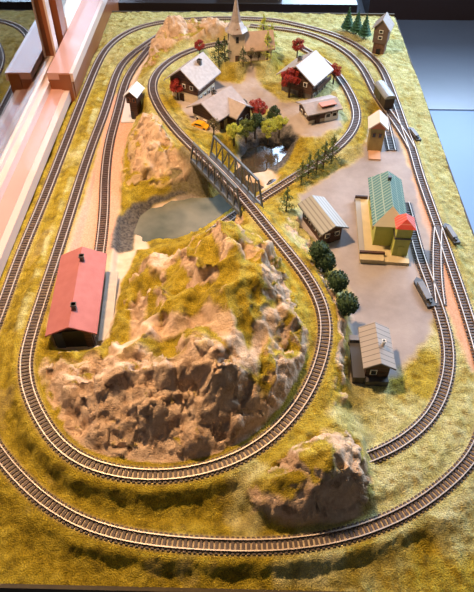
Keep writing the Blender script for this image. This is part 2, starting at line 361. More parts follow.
# --- bodies that are things of their own
mount_poly = poly([(39, 378, .056), (40, 402, .054), (56, 430, .054), (84, 450, .056), (112, 461, .058), (142, 465, .058), (168, 465, .058), (198, 462, .059), (226, 454, .062), (254, 439, .078), (278, 418, .08), (300, 389, .084), (310, 358, .087), (312, 328, .09), (306, 299, .094), (292, 272, .097), (275, 249, .099), (258, 230, .10)]
     + [(243, 218, .07), (222, 234, .03), (205, 246, .02), (190, 252, .02), (165, 250, .016), (140, 254, .02), (131, 268, .02), (120, 284, .024), (115, 310, .032), (106, 346, .05), (84, 350, .05), (64, 352, .05), (46, 356, .055)])
hill_poly = poly([(119, 195, .035), (117, 175, .035), (122, 150, .04), (130, 128, .045), (140, 115, .06), (152, 117, .08), (165, 134, .09), (180, 152, .092), (192, 166, .08), (186, 184, .03), (170, 187, .03), (148, 190, .034), (132, 196, .034)])
peak_poly = [(-.34, 1.80), (-.30, 1.76), (-.27, 1.82), (-.22, 1.87), (-.15, 1.90), (-.06, 1.94), (-.01, 1.97), (-.03, 2.04), (-.12, 2.09), (-.25, 2.08), (-.31, 2.03), (-.35, 1.93)]
crop_poly = poly([(246, 492, .05), (252, 507, .046), (270, 519, .044), (300, 523, .043), (332, 521, .042), (354, 514, .041), (370, 503, .04), (372, 480, .04), (366, 462, .04), (358, 445, .045), (350, 434, .06), (335, 424, .08), (312, 430, .085), (285, 452, .08), (262, 470, .072)])
D_m, D_h, D_p, D_c = [distpoly(q, X, Y) for q in (mount_poly, hill_poly, peak_poly, crop_poly)]
bodyD = np.maximum.reduce([D_m, D_h, D_p, D_c])
# --- general unevenness
ampl = .003 * sm(bodyD, -.02, .01) + .0034
Z += ampl * fbm(X * 35, Y * 35, X * 0, 4, 40) * 1.2
hum = region([(16, 335), (30, 290), (57, 215), (80, 150), (100, 90), (113, 57), (124, 44), (112, 66), (97, 118), (79, 170), (53, 240), (34, 312), (24, 345)], .034, .006, .006)
Z += hum * (.003 + .010 * np.abs(fbm(X * 32, Y * 32, X * 0, 3, 81)))
# folds on the mountain (ridges falling away from the top)
Z += sm(D_m, .004, .035) * .016 * (1 - np.abs(fbm(X * 15 + Y * 6, Y * 13 - X * 6, X * 0, 2, 51)) * 5)
Z += sm(D_m, 0, .02) * .010 * fbm(X * 26, Y * 20, X * 0, 3, 57)
Z += sm(D_p, 0, .03) * .02 * fbm(X * 20, Y * 20, X * 0, 3, 52) + sm(D_h, 0, .03) * .02 * fbm(X * 24, Y * 24, X * 0, 3, 53)
Z += sm(D_c, 0, .02) * .010 * fbm(X * 26, Y * 26, X * 0, 3, 54)
# ledges: rock steps with shelves between them
def ledge(Z, m, h, s):
    nz = h * 1.6 * fbm(X * 13, Y * 13, X * 0, 3, s); t = (Z + nz) / h; f = t - np.floor(t)
    return Z * (1 - m) + m * (h * (np.floor(t) + sm(f, .45, 1.0)) - nz)
cliff0 = region([(38, 378, .08), (40, 358, .08), (62, 354, .08), (100, 354, .10), (130, 352, .14), (150, 352, .17), (170, 352, .19), (195, 338, .19), (215, 345, .18), (235, 362, .16), (250, 378, .14), (268, 392, .11), (262, 425, .07), (230, 452, .06), (190, 464, .06), (140, 467, .058), (100, 458, .058), (60, 434, .056), (40, 405, .055)], .1, .012, .02)
Z = ledge(Z, .7 * cliff0 * sm(D_m, 0, .012), .036, 61)
Z = ledge(Z, .6 * sm(D_c, .002, .014), .028, 63); Z = ledge(Z, .6 * sm(D_h, .01, .03), .03, 64); Z = ledge(Z, .6 * sm(D_p, .01, .03), .035, 65)
# broken rock faces: the surface is re-sampled on a loose net of points and joined by flat triangles
from mathutils.geometry import delaunay_2d_cdt
def chipped(field, sp, amp, seed, bias=0):
    rg = np.random.default_rng(seed); out = field.copy()
    gx_, gy_ = np.meshgrid(np.arange(GX0, GX1 + sp, sp), np.arange(GY0, GY1 + sp, sp))
    px_ = (gx_ + rg.uniform(-.42, .42, gx_.shape) * sp).ravel(); py_ = (gy_ + rg.uniform(-.42, .42, gx_.shape) * sp).ravel()
    ii = np.clip(((px_ - GX0) / GS).round().astype(int), 0, nx - 1); jj = np.clip(((py_ - GY0) / GS).round().astype(int), 0, ny - 1)
    use = BM[jj, ii] > 0; px_, py_, ii, jj = px_[use], py_[use], ii[use], jj[use]
    hz = field[jj, ii] + rg.uniform(-1, 1, len(px_)) * amp
    res = delaunay_2d_cdt([Vector((a, b)) for a, b in zip(px_, py_)], [], [], 0, 1e-6)
    vs = res[0]; om = res[3]
    for tri in res[2]:
        if len(tri) != 3: continue
        q = [(vs[k].x, vs[k].y, hz[om[k][0]]) for k in tri]
        x0, x1 = min(a[0] for a in q), max(a[0] for a in q); y0, y1 = min(a[1] for a in q), max(a[1] for a in q)
        if max(x1 - x0, y1 - y0) > sp * 3.5: continue
        i0, i1 = max(int((x0 - GX0) / GS), 0), min(int((x1 - GX0) / GS) + 2, nx); j0, j1 = max(int((y0 - GY0) / GS), 0), min(int((y1 - GY0) / GS) + 2, ny)
        sx, sy = X[j0:j1, i0:i1], Y[j0:j1, i0:i1]
        (ax, ay, az), (bx, by, bz), (cx, cy, cz) = q; dn = (by - cy) * (ax - cx) + (cx - bx) * (ay - cy)
        if abs(dn) < 1e-12: continue
        u = ((by - cy) * (sx - cx) + (cx - bx) * (sy - cy)) / dn; v = ((cy - ay) * (sx - cx) + (ax - cx) * (sy - cy)) / dn; w_ = 1 - u - v
        mm = (u >= -1e-6) & (v >= -1e-6) & (w_ >= -1e-6)
        out[j0:j1, i0:i1][mm] = (u * az + v * bz + w_ * cz)[mm]
    return out
BM = (bodyD > -.05) | ((X > .05) & (X < .26) & (Y > .5) & (Y < 1.25))
rr0 = region([(262, 232, .10), (274, 250, .15), (296, 290, .14), (306, 330, .12), (302, 372, .09), (285, 395, .09), (268, 372, .13), (278, 340, .14), (270, 300, .15), (258, 268, .18), (246, 240, .18)], .1, .012, .03)
hr0 = sm(distpoly([(-.285, 1.25), (-.29, 1.45), (-.24, 1.47), (-.17, 1.36), (-.16, 1.28), (-.22, 1.24)], X + .02 * N1, Y + .02 * N2), -.01, .01)
edge_ = region([(276, 206, .05), (292, 206, .05), (305, 225, .06), (318, 250, .06), (332, 280, .06), (344, 320, .06), (345, 380, .06), (340, 405, .07), (334, 400, .08), (337, 350, .085), (330, 300, .085), (312, 262, .085), (290, 232, .07)], .06, .006, .01)
CM = np.maximum.reduce([.8 * edge_, cliff0 * sm(D_m, .0, .010), .75 * rr0, hr0, sm(D_p, .01, .035), .9 * sm(D_c, .0, .010)])
Z = Z * (1 - CM) + CM * chipped(Z, .026, .015, 5)
Z = Z + .9 * CM * chipped(0 * Z, .0115, .0055, 6)
Z = Z + sm(D_m, .01, .03) * (1 - CM) * .2 * chipped(0 * Z, .02, .006, 8)
# --- flat man-made areas
yard = region([(300, 196), (322, 180), (345, 168), (362, 156), (372, 120), (386, 108), (396, 130), (412, 170), (436, 230), (440, 310), (432, 330), (415, 352), (396, 378), (370, 384), (352, 384), (348, 330), (352, 300), (335, 270), (318, 246), (300, 228)], .03, .01, .01)
strip = region([(388, 90), (396, 106), (414, 150), (430, 200), (440, 228), (452, 262), (466, 310), (480, 370), (470, 372), (452, 318), (441, 300), (430, 235), (405, 150), (385, 110)], .03, .008, .01)
bareL = region([(112, 100), (128, 78), (134, 92), (138, 112), (124, 150), (120, 205), (112, 250), (104, 258), (70, 262), (72, 240), (84, 205), (95, 165), (104, 130)], .03, .006, .004)
shedbase = region([(70, 244), (114, 244), (108, 335), (100, 352), (58, 350), (50, 335)], .03, .006, .004)
for m, h in ((yard, .03), (bareL, .03), (shedbase, .03)): Z = Z * (1 - m) + h * m
# --- track beds
trackD = np.full(X.shape, 1e9); trackZ = np.zeros(X.shape)
for k, L in LINE.items():
    for i in range(0, len(L), 2):
        if k == 'B' and (ib0 < i < ib1 or i < 10 or i > len(L) - 8): continue
        if k == 'D' and i > len(L) - 22: continue
        if k == 'V' and (L[i, 1] < P(207, 237, .02).y or i < 4): continue
        x, y, z = L[i]
        i0, i1 = int((x - .06 - GX0) / GS), int((x + .06 - GX0) / GS) + 1; j0, j1 = int((y - .06 - GY0) / GS), int((y + .06 - GY0) / GS) + 1
        i0, j0 = max(i0, 0), max(j0, 0)
        if i1 <= i0 or j1 <= j0 or i0 >= nx or j0 >= ny: continue
        sx, sy = X[j0:j1, i0:i1], Y[j0:j1, i0:i1]
        d = (sx - x) ** 2 + (sy - y) ** 2; m = d < trackD[j0:j1, i0:i1]
        trackD[j0:j1, i0:i1][m] = d[m]; trackZ[j0:j1, i0:i1][m] = z
trackD = np.sqrt(trackD)
m = 1 - sm(trackD, .021, .040); Z = Z * (1 - m) + (trackZ - .0005) * m
# building pads are flattened later through this list: (pixel x, pixel y, z, radius)
PADS = [(196, 80, .068, .06), (215, 112, .068, .06), (305, 82, .060, .06), (319, 120, .055, .05), (234, 60, .105, .03), (258, 56, .105, .045), (380, 50, .03, .03)]
for px, py, z, r in PADS:
    c = P(px, py, z); d = np.hypot(X - c.x, Y - c.y); m = (1 - sm(d, r * .8, r * 1.5)) * sm(trackD, .02, .04); Z = Z * (1 - m) + z * m
# --- slope and material masks
gy, gx = np.gradient(Z, GS); slope = np.hypot(gx, gy)
steep = sm(slope + .35 * N1, .75, 1.25)
rockM = sm(slope + .5 * N1, 1.5, 2.0) * sm(D_m, -.004, .012)
# front cliff of the mountain is bare rock
front_cliff = region([(38, 372, .08), (40, 358, .08), (62, 354, .08), (100, 354, .10), (130, 352, .14), (150, 352, .17), (170, 352, .19), (195, 338, .19), (215, 345, .18), (235, 362, .16), (250, 378, .14), (268, 392, .11), (262, 425, .08), (230, 452, .075), (190, 464, .072), (140, 467, .072), (100, 458, .072), (60, 434, .07), (40, 405, .066)], .1, .012, .03)
right_rock = region([(262, 232, .10), (274, 250, .15), (296, 290, .14), (306, 330, .12), (302, 372, .09), (285, 395, .09), (268, 372, .13), (278, 340, .14), (270, 300, .15), (258, 268, .18), (246, 240, .18)], .1, .012, .03)
path = region([(150, 312, .15), (176, 316, .15), (205, 306, .16), (232, 322, .16), (246, 348, .16), (255, 338, .15), (266, 318, .14), (280, 300, .13), (286, 318, .13), (270, 345, .13), (255, 368, .14), (235, 365, .16), (222, 338, .165), (205, 322, .16), (178, 330, .15), (150, 338, .14), (135, 350, .12), (120, 345, .09), (135, 330, .11)], .1, .006, .02)
channel = region([(138, 288, .06), (146, 296, .08), (148, 318, .09), (142, 336, .1), (128, 342, .09), (130, 322, .075), (133, 302, .055)], .06, .004, .008)
lowrock = region([(140, 256, .07), (165, 250, .07), (185, 254, .1), (168, 268, .1), (150, 270, .08)], .1, .008, .02)
rockM = np.maximum.reduce([rockM, channel, front_cliff * sm(slope + .3 * N1, .1, .3), right_rock * sm(slope + .9 * N1, .9, 1.3), lowrock, path * .95])
hill_rock = sm(distpoly([(-.285, 1.25), (-.29, 1.45), (-.24, 1.47), (-.17, 1.36), (-.16, 1.28), (-.22, 1.24)], X + .02 * N1, Y + .02 * N2), -.01, .01)
rockM = np.maximum(rockM, sm(D_h, -.004, .01) * np.maximum(hill_rock * sm(N2 + .55 + slope * .4, .45, .7), steep * .7))
rockM = np.maximum(rockM, sm(D_p, -.004, .012) * sm(slope + .5 * N1 + (Z - .08) * 9, .45, .8))
crop_rock = sm(D_c, -.003, .01) * sm(slope + .5 * N1, 1.1, 1.5)
crop_right = region([(330, 424, .12), (345, 430, .11), (358, 450, .1), (370, 480, .06), (368, 508, .042), (335, 520, .043), (335, 490, .10), (342, 465, .13)], .1, .01, .02)
crop_front = region([(256, 505, .05), (262, 492, .085), (300, 492, .1), (335, 482, .115), (365, 500, .05), (335, 521, .043), (275, 520, .044)], .1, .008, .02)
rockM = np.maximum.reduce([rockM, crop_rock, crop_right, crop_front])
rockM = np.maximum(rockM, edge_ * sm(slope + .8 * N1, .7, 1.1))
other = region([(225, 62, .10), (215, 70, .08), (270, 72, .075), (284, 66, .08)], .1, .01, .01)
rockM = np.clip(rockM * sm(trackD, .017, .024), 0, 1)
# bare earth and board
village = region([(176, 100), (196, 92), (212, 82), (228, 82), (240, 84), (248, 76), (254, 76), (262, 84), (270, 92), (282, 100), (300, 100), (318, 98), (338, 104), (342, 120), (322, 132), (300, 130), (286, 122), (272, 108), (256, 106), (243, 112), (232, 126), (214, 136), (198, 134), (186, 118)], .066, .008, .012)
bank = region([(110, 252, .02), (112, 236, .025), (118, 216, .03), (132, 203, .03), (150, 196, .028), (172, 189, .028), (188, 187, .03), (190, 196, .01), (170, 200, .006), (152, 208, .006), (144, 218, .006), (138, 232, .006), (136, 250, .01)], .02, .005, .004)
rim_ = region([(134, 252, .006), (134, 236, .006), (142, 218, .006), (152, 208, .005), (172, 200, .004), (192, 197, .003), (205, 200, .0), (180, 206, .0), (160, 214, .0), (150, 224, .0), (146, 240, .0), (150, 252, .006)], .004, .004, .003)
pale = region([(111, 252, .014), (138, 250, .01), (131, 266, .018), (120, 284, .022), (116, 312, .028), (109, 340, .045), (100, 345, .04), (104, 310, .03), (108, 275, .025)], .02, .004, .005)
falls = region([(120, 342, .09), (140, 320, .11), (160, 316, .13), (150, 332, .14), (135, 352, .12), (112, 362, .12), (100, 356, .11)], .1, .006, .012)
pool2 = region([(240, 160, .004), (248, 172, .01), (268, 170, .01), (280, 182, .006), (262, 194, .01), (246, 186, .01), (236, 170, .004)], .005, .006, .012)
rubble = region([(168, 176), (184, 170), (200, 176), (212, 192), (190, 198), (172, 190)], .03, .006, .008)
edge_bare = region([(120, 110, .03), (130, 82, .03), (137, 70, .03), (150, 50, .03), (157, 44, .03), (146, 60, .04), (138, 84, .035), (136, 110, .035)], .03, .004, .004)
bare = np.maximum.reduce([yard, strip * .9, bareL, shedbase * .8, village, pale, falls, pool2, edge_bare, .75 * (1 - sm(trackD, .006, .019))])
patch = .22 * sm(N3 + .35 * N1, .26, .44) * sm(trackD, .018, .03) * (1 - sm(trackD, .035, .07)) * .6
bare = np.maximum(bare, patch * (1 - sm(bodyD, -.01, .01)))
bare = bare * (1 - .0 * rockM)
pink = np.maximum(strip, bareL)                  # reddish ballast on the strip, warm light painted into the left board
bare = np.maximum(bare, rim_)
gravel = np.maximum.reduce([bank * (1 - rim_), rubble * .7, region([(238, 150), (255, 138), (290, 138), (298, 150), (286, 166), (268, 190), (240, 182)], .006, .006, .006) * (1 - pool2)])
pale_green = np.maximum(sm(N3 * 1.3 + (X - .12) * 2.2, .0, .5), .75 * sm(N3 + (Y - 1.3) * 1.1, .1, .6)) * (1 - .8 * sm(bodyD, -.01, .01))
pale_green = np.maximum(pale_green, .8 * hum * sm(N1, -.15, .15))
# --- displacement of rock along the surface normal
gy, gx = np.gradient(Z, GS); nrm = np.stack([-gx, -gy, np.ones_like(gx)], -1); nrm /= np.linalg.norm(nrm, axis=-1, keepdims=True)
sel = rockM > .02
xs, ys, zs = X[sel], Y[sel], Z[sel]
wx = .3 * fbm(xs * 40, ys * 40, zs * 40, 2, 70)
f1 = facets(xs * 27 + wx, ys * 27, zs * 20 + wx, 5); f2 = facets(xs * 62 + wx, ys * 62, zs * 48, 17); f3 = fbm(xs * 170, ys * 170, zs * 170, 3, 90)
disp = np.zeros_like(Z); disp[sel] = .0085 * f1 + .0040 * f2 + .0006 * f3
PX = path + falls
disp *= sm(rockM, .02, .6) * (1 - .75 * np.clip(PX, 0, 1)) * sm(trackD, .020, .036)
soft = (1 - rockM) * (1 - np.clip(bare + gravel, 0, 1))
disp += soft * (.0036 * fbm(X * 90, Y * 90, Z * 90, 3, 77) + .0012 * fbm(X * 300, Y * 300, Z * 300, 2, 78)) * sm(trackD, .014, .024)
Vx = X + nrm[..., 0] * disp; Vy = Y + nrm[..., 1] * disp; Vz = Z + nrm[..., 2] * disp
# the track ways stay clear
lim = trackZ - .0006; clear = trackD < .019
Vz = np.where(clear, np.minimum(Vz, lim), Vz)
def ground(x, y):
    i = int(round((x - GX0) / GS)); j = int(round((y - GY0) / GS)); i = min(max(i, 0), nx - 1); j = min(max(j, 0), ny - 1)
    return float(Vz[j, i])

def terrain_material(name):
    m = bpy.data.materials.new(name); m.use_nodes = True; nt = m.node_tree; b = nt.nodes['Principled BSDF']
    N = nt.nodes.new; Lk = nt.links.new
    tc = N('ShaderNodeTexCoord')
    at = N('ShaderNodeAttribute'); at.attribute_name = 'cover'; s1 = N('ShaderNodeSeparateColor'); Lk(at.outputs['Color'], s1.inputs[0])
    at2 = N('ShaderNodeAttribute'); at2.attribute_name = 'tint'; s2 = N('ShaderNodeSeparateColor'); Lk(at2.outputs['Color'], s2.inputs[0])
    def noise(sc_, det=5, rough=.55):
        n = N('ShaderNodeTexNoise'); n.inputs['Scale'].default_value = sc_; n.inputs['Detail'].default_value = det; n.inputs['Roughness'].default_value = rough
        Lk(tc.outputs['Object'], n.inputs['Vector']); return n.outputs['Fac']
    def ramp(fac, stops):
        r = N('ShaderNodeValToRGB'); e = r.color_ramp.elements
        while len(e) < len(stops): e.new(.5)
        for el, (p, c) in zip(e, stops): el.position = p; el.color = (*c, 1)
        Lk(fac, r.inputs['Fac']); return r.outputs['Color']
    def mix(f, a, c):
        x = N('ShaderNodeMix'); x.data_type = 'RGBA'
        Lk(f, x.inputs['Factor']) if not isinstance(f, float) else setattr(x.inputs['Factor'], 'default_value', f)
        for s, v in (('A', a), ('B', c)):
            if isinstance(v, tuple): x.inputs[s].default_value = (*v, 1)
            else: Lk(v, x.inputs[s])
        return x.outputs['Result']
    n1 = noise(45); n2 = noise(420, 3); n3 = noise(900, 2)
    grass = ramp(n1, [(.3, (.20, .145, .007)), (.5, (.38, .285, .014)), (.72, (.52, .41, .045))])
    pgrass = ramp(n1, [(.3, (.34, .31, .10)), (.5, (.50, .48, .20)), (.72, (.64, .64, .36))])
    g = mix(s2.outputs[1], grass, pgrass)
    fl = ramp(n2, [(.35, (.55, .55, .55)), (.65, (1.25, 1.2, 1.0))])
    mul = N('ShaderNodeMix'); mul.data_type = 'RGBA'; mul.blend_type = 'MULTIPLY'; mul.inputs['Factor'].default_value = .9; Lk(g, mul.inputs['A']); Lk(fl, mul.inputs['B']); g = mul.outputs['Result']
    rock = ramp(noise(38, 8, .65), [(.28, (.30, .18, .10)), (.42, (.62, .42, .27)), (.7, (.84, .64, .46))])
    bare_c = ramp(noise(22, 6), [(.3, (.52, .40, .30)), (.7, (.64, .51, .40))])
    pink_c = ramp(noise(260, 3), [(.35, (.50, .26, .17)), (.65, (.62, .35, .245))])
    yard_c = ramp(noise(14, 7, .65), [(.3, (.26, .225, .22)), (.7, (.38, .335, .325))]); bb = mix(s2.outputs[2], bare_c, yard_c); bb = mix(s2.outputs[0], bb, pink_c)  # yard: same tan board, with cool daylight painted into its colour
    grav = ramp(noise(160, 5), [(.35, (.05, .05, .055)), (.6, (.16, .145, .135))])
    c = mix(s1.outputs[1], g, bb); c = mix(s1.outputs[2], c, grav); c = mix(s1.outputs[0], c, rock)
    Lk(c, b.inputs['Base Color']); b.inputs['Roughness'].default_value = .85; b.inputs['Specular IOR Level'].default_value = .3
    # flock bump on grass, fine grain on rock
    inv = N('ShaderNodeMath'); inv.operation = 'SUBTRACT'; inv.inputs[0].default_value = 1.08; Lk(s1.outputs[1], inv.inputs[1])
    bp = N('ShaderNodeBump'); bp.inputs['Distance'].default_value = .004; Lk(inv.outputs[0], bp.inputs['Strength']); Lk(n2, bp.inputs['Height'])
    rb = N('ShaderNodeBump'); rb.inputs['Distance'].default_value = .004; Lk(s1.outputs[0], rb.inputs['Strength']); Lk(noise(110, 6, .6), rb.inputs['Height']); Lk(bp.outputs[0], rb.inputs['Normal'])
    bp2 = N('ShaderNodeBump'); bp2.inputs['Distance'].default_value = .0008; bp2.inputs['Strength'].default_value = .5; Lk(n3, bp2.inputs['Height']); Lk(rb.outputs[0], bp2.inputs['Normal'])
    Lk(bp2.outputs[0], b.inputs['Normal'])
    return m
M['terrain'] = terrain_material('landscape_flock_and_rock')
cover = np.stack([rockM, np.clip(bare, 0, 1), np.clip(gravel, 0, 1), np.ones_like(X)], -1)
tint = np.stack([np.clip(pink, 0, 1), pale_green, np.maximum(yard * (1 - strip), village * .8), np.ones_like(X)], -1)
# cell ownership
cc = lambda A: .25 * (A[:-1, :-1] + A[1:, :-1] + A[:-1, 1:] + A[1:, 1:])
own = np.zeros((ny - 1, nx - 1), int)
for i, D in enumerate((D_m, D_h, D_p, D_c)): own[cc(D) > 0] = i + 1
cell_tr = cc(trackD) < .022; own[cell_tr] = 0
IDX = np.arange(nx * ny).reshape(ny, nx)
def surf(name, mask):
    j, i = np.nonzero(mask)
    q = np.stack([IDX[j, i], IDX[j, i + 1], IDX[j + 1, i + 1], IDX[j + 1, i]], 1)
    used, inv = np.unique(q.ravel(), return_inverse=True); nq = len(q)
    me = bpy.data.meshes.new(name)
    me.vertices.add(len(used)); me.loops.add(nq * 4); me.polygons.add(nq)
    co = np.stack([Vx.ravel()[used], Vy.ravel()[used], Vz.ravel()[used]], 1)
    me.vertices.foreach_set('co', co.ravel().astype(np.float32))
    me.loops.foreach_set('vertex_index', inv.astype(np.int32))
    me.polygons.foreach_set('loop_start', np.arange(0, nq * 4, 4, dtype=np.int32))
    me.update(calc_edges=True)
    me.polygons.foreach_set('use_smooth', np.ones(nq, bool))
    for an, A in (('cover', cover), ('tint', tint)):
        a = me.color_attributes.new(an, 'FLOAT_COLOR', 'POINT'); a.data.foreach_set('color', A.reshape(-1, 4)[used].ravel().astype(np.float32))
    me.materials.append(M['terrain']); me.update()
    return link(name, me)
land = surf('layout_landscape', own == 0)
tag(land, 'grass-flocked model railway landscape with bare yard, village square and riverbed', 'model landscape')
tag(surf('rocky_mountain', own == 1), 'big rocky mountain with olive grass top in the middle of the track loop', 'mountain')
tag(surf('rocky_hill', own == 2), 'small craggy hill left of the girder bridge, above the pond', 'hill')
tag(surf('rocky_ridge', own == 3), 'pale rock ridge with two peaks at the back left, behind the chalets', 'rock ridge')
tag(surf('rock_outcrop', own == 4), 'isolated rock outcrop at the front right where a track disappears', 'rock')
# board carcass below the landscape
f = MB(); rim = .012
f.box(GX0, GX1, GY0 - .006, GY0, -.07, .004); f.box(GX0, GX1, GY1, GY1 + .006, -.07, .02)
f.box(GX0 - .006, GX0, GY0, GY1, -.07, .008); f.box(GX1, GX1 + .006, GY0, GY1, -.07, .008); f.box(GX0, GX1, GY0, GY1, -.07, -.03)
tb = thing('layout_table', 'table frame with thin olive edge carrying the whole railway layout', 'table')
f.build('frame', M['board_side'], tb)
for x in (GX0 + .05, GX1 - .05):
    for y in (GY0 + .06, GY1 - .06):
        g = MB(); g.box(x - .025, x + .025, y - .025, y + .025, -.75, -.07); g.build('leg', M['dark_wood'], tb)

# ------------------------------------------------------------------ water
def flat_poly(pts, z, name, m):
    mb = MB(); vs = [P(a, b, z) for a, b in pts]; mb.add(vs, [tuple(range(len(vs)))]); return mb.build(name, m)
wm = mat('pond_resin', (.10, .115, .10), .12, (.20, .20, .17), 12, .12, 60, spec=.7, coat=.6)
wm2 = mat('dark_pool_resin', (.045, .033, .02), .1, (.08, .06, .035), 14, .1, 60, spec=.7, coat=.6)
o = flat_poly([(132, 246), (134, 232), (140, 216), (152, 202), (175, 192), (205, 188), (236, 186), (250, 192), (248, 205), (232, 214), (214, 224), (196, 236), (178, 246), (155, 252)], .0045, 'pond_water', wm)
tag(o, 'greenish grey pond under the left side of the girder bridge', 'water')
o = flat_poly([(232, 176), (236, 156), (250, 140), (275, 134), (300, 140), (298, 154), (288, 168), (296, 186), (286, 198), (262, 202), (246, 192)], .0135, 'pool_water', wm2)
tag(o, 'dark brown glossy pool above the bridge, below the village trees', 'water')

# ------------------------------------------------------------------ railway tracks
def make_track(key, label, lo=0, hi=None, skip=None, name='railway_track'):
    L = LINE[key][lo:hi]; base = L[0]
    t = thing(name, label, 'railway track', tuple(base), 0, 'model railway tracks')
    T = np.gradient(L, axis=0); T /= np.linalg.norm(T, axis=1, keepdims=True)
    S = np.stack([T[:, 1], -T[:, 0], 0 * T[:, 0]], 1); S /= np.linalg.norm(S, axis=1, keepdims=True)
    Lr = L - base
    mb = MB(); d = 0; per = .0078
    s = np.r_[0, np.cumsum(np.linalg.norm(np.diff(L, axis=0), axis=1))]
    for u in np.arange(.002, s[-1], per):
        c = np.array([np.interp(u, s, Lr[:, j]) for j in range(3)]); i = min(int(np.searchsorted(s, u)), len(L) - 1)
        tv, sv = T[i], S[i]; w = .0135; h = .0018; q = .0022
        vs = [c + sv * a * w + tv * b_ * q + np.array([0, 0, zz]) for zz in (-.001, h) for a, b_ in ((-1, -1), (1, -1), (1, 1), (-1, 1))]
        mb.add(vs, [(0, 1, 2, 3), (4, 5, 6, 7), (0, 1, 5, 4), (1, 2, 6, 5), (2, 3, 7, 6), (3, 0, 4, 7)])
    for sd in (-1, 1):                                  # web under the rails that ties the sleepers together
        for i in range(0, len(L) - 3, 3):
            mb.bar(Lr[i] + S[i] * sd * .0083 + np.array([0, 0, .0006]), Lr[i + 3] + S[i + 3] * sd * .0083 + np.array([0, 0, .0006]), .0022, .0012)
    mb.build('sleepers', M['sleeper'], t)
    for sd in (-1, 1):
        r = MB(); n = len(L); vs = []
        for i in range(n):
            for a, zz in ((-.0009, .0018), (.0009, .0018), (.0009, .0046), (-.0009, .0046)):
                p = Lr[i] + S[i] * (sd * .0083 + a) + np.array([0, 0, zz]); vs.append(p)
        fs = []
        for i in range(n - 1):
            for k in range(4): fs.append((i * 4 + k, i * 4 + (k + 1) % 4, i * 4 + 4 + (k + 1) % 4, i * 4 + 4 + k))
        fs += [(3, 2, 1, 0), (n * 4 - 4, n * 4 - 3, n * 4 - 2, n * 4 - 1)]
        r.add(vs, fs); r.build('rail', M['rail'], t)
    return t
make_track('A', 'outermost oval of track running round the whole board')
make_track('B', 'track curving round the foot of the big mountain, over the bridge and round the village', 4)
make_track('V', 'low track at the right of the village that dips under the girder bridge')
make_track('C', 'siding on the left running into the red-roofed engine shed')
make_track('S', 'second track from the back edge, carrying the grey-roofed wagon')
make_track('D', 'track right of the green-roofed station that curves down into the rock outcrop')
make_track('X', 'short turnout branch linking the two tracks right of the station', name='turnout_track')
make_track('E', 'short stub of track beside the small signal house with the white and orange roof')

# ------------------------------------------------------------------ turnout motors
def motor(px, py, z, rz, sx, label):
    p = P(px, py, z); t = thing('turnout_motor', label, 'turnout motor', (p.x, p.y, ground(p.x, p.y)), rz, 'turnout motor boxes')
    b = MB(); b.add([(-.008 * sx, -.034 * sx, 0), (.008 * sx, -.034 * sx, 0), (.008 * sx, .03 * sx, 0), (.0, .038 * sx, 0), (-.008 * sx, .03 * sx, 0)] + [(-.008 * sx, -.034 * sx, .007), (.008 * sx, -.034 * sx, .007), (.008 * sx, .03 * sx, .007), (.0, .038 * sx, .007), (-.008 * sx, .03 * sx, .007)],
        [(0, 1, 2, 3, 4), (5, 6, 7, 8, 9)] + [(k, (k + 1) % 5, 5 + (k + 1) % 5, 5 + k) for k in range(5)])
    b.build('base', M['darkgrey'], t)
    c = MB(); c.box(-.0055 * sx, .0055 * sx, -.02 * sx, .022 * sx, .007, .012); c.build('cover', M['grey'], t)
    d = MB(); d.box(-.002, .002, -.028 * sx, -.02 * sx, .007, .011); d.build('lever', M['black'], t)
    return t
motor(424, 294, .03, math.radians(12), 1.15, 'grey turnout motor box on the yard side of the tracks, nearest the viewer')
motor(450, 237, .024, math.radians(12), .95, 'grey turnout motor box on the grass strip right of the station tower')
motor(413.5, 137, .024, math.radians(14), .9, 'grey turnout motor box on the grass rim beside the signal house')

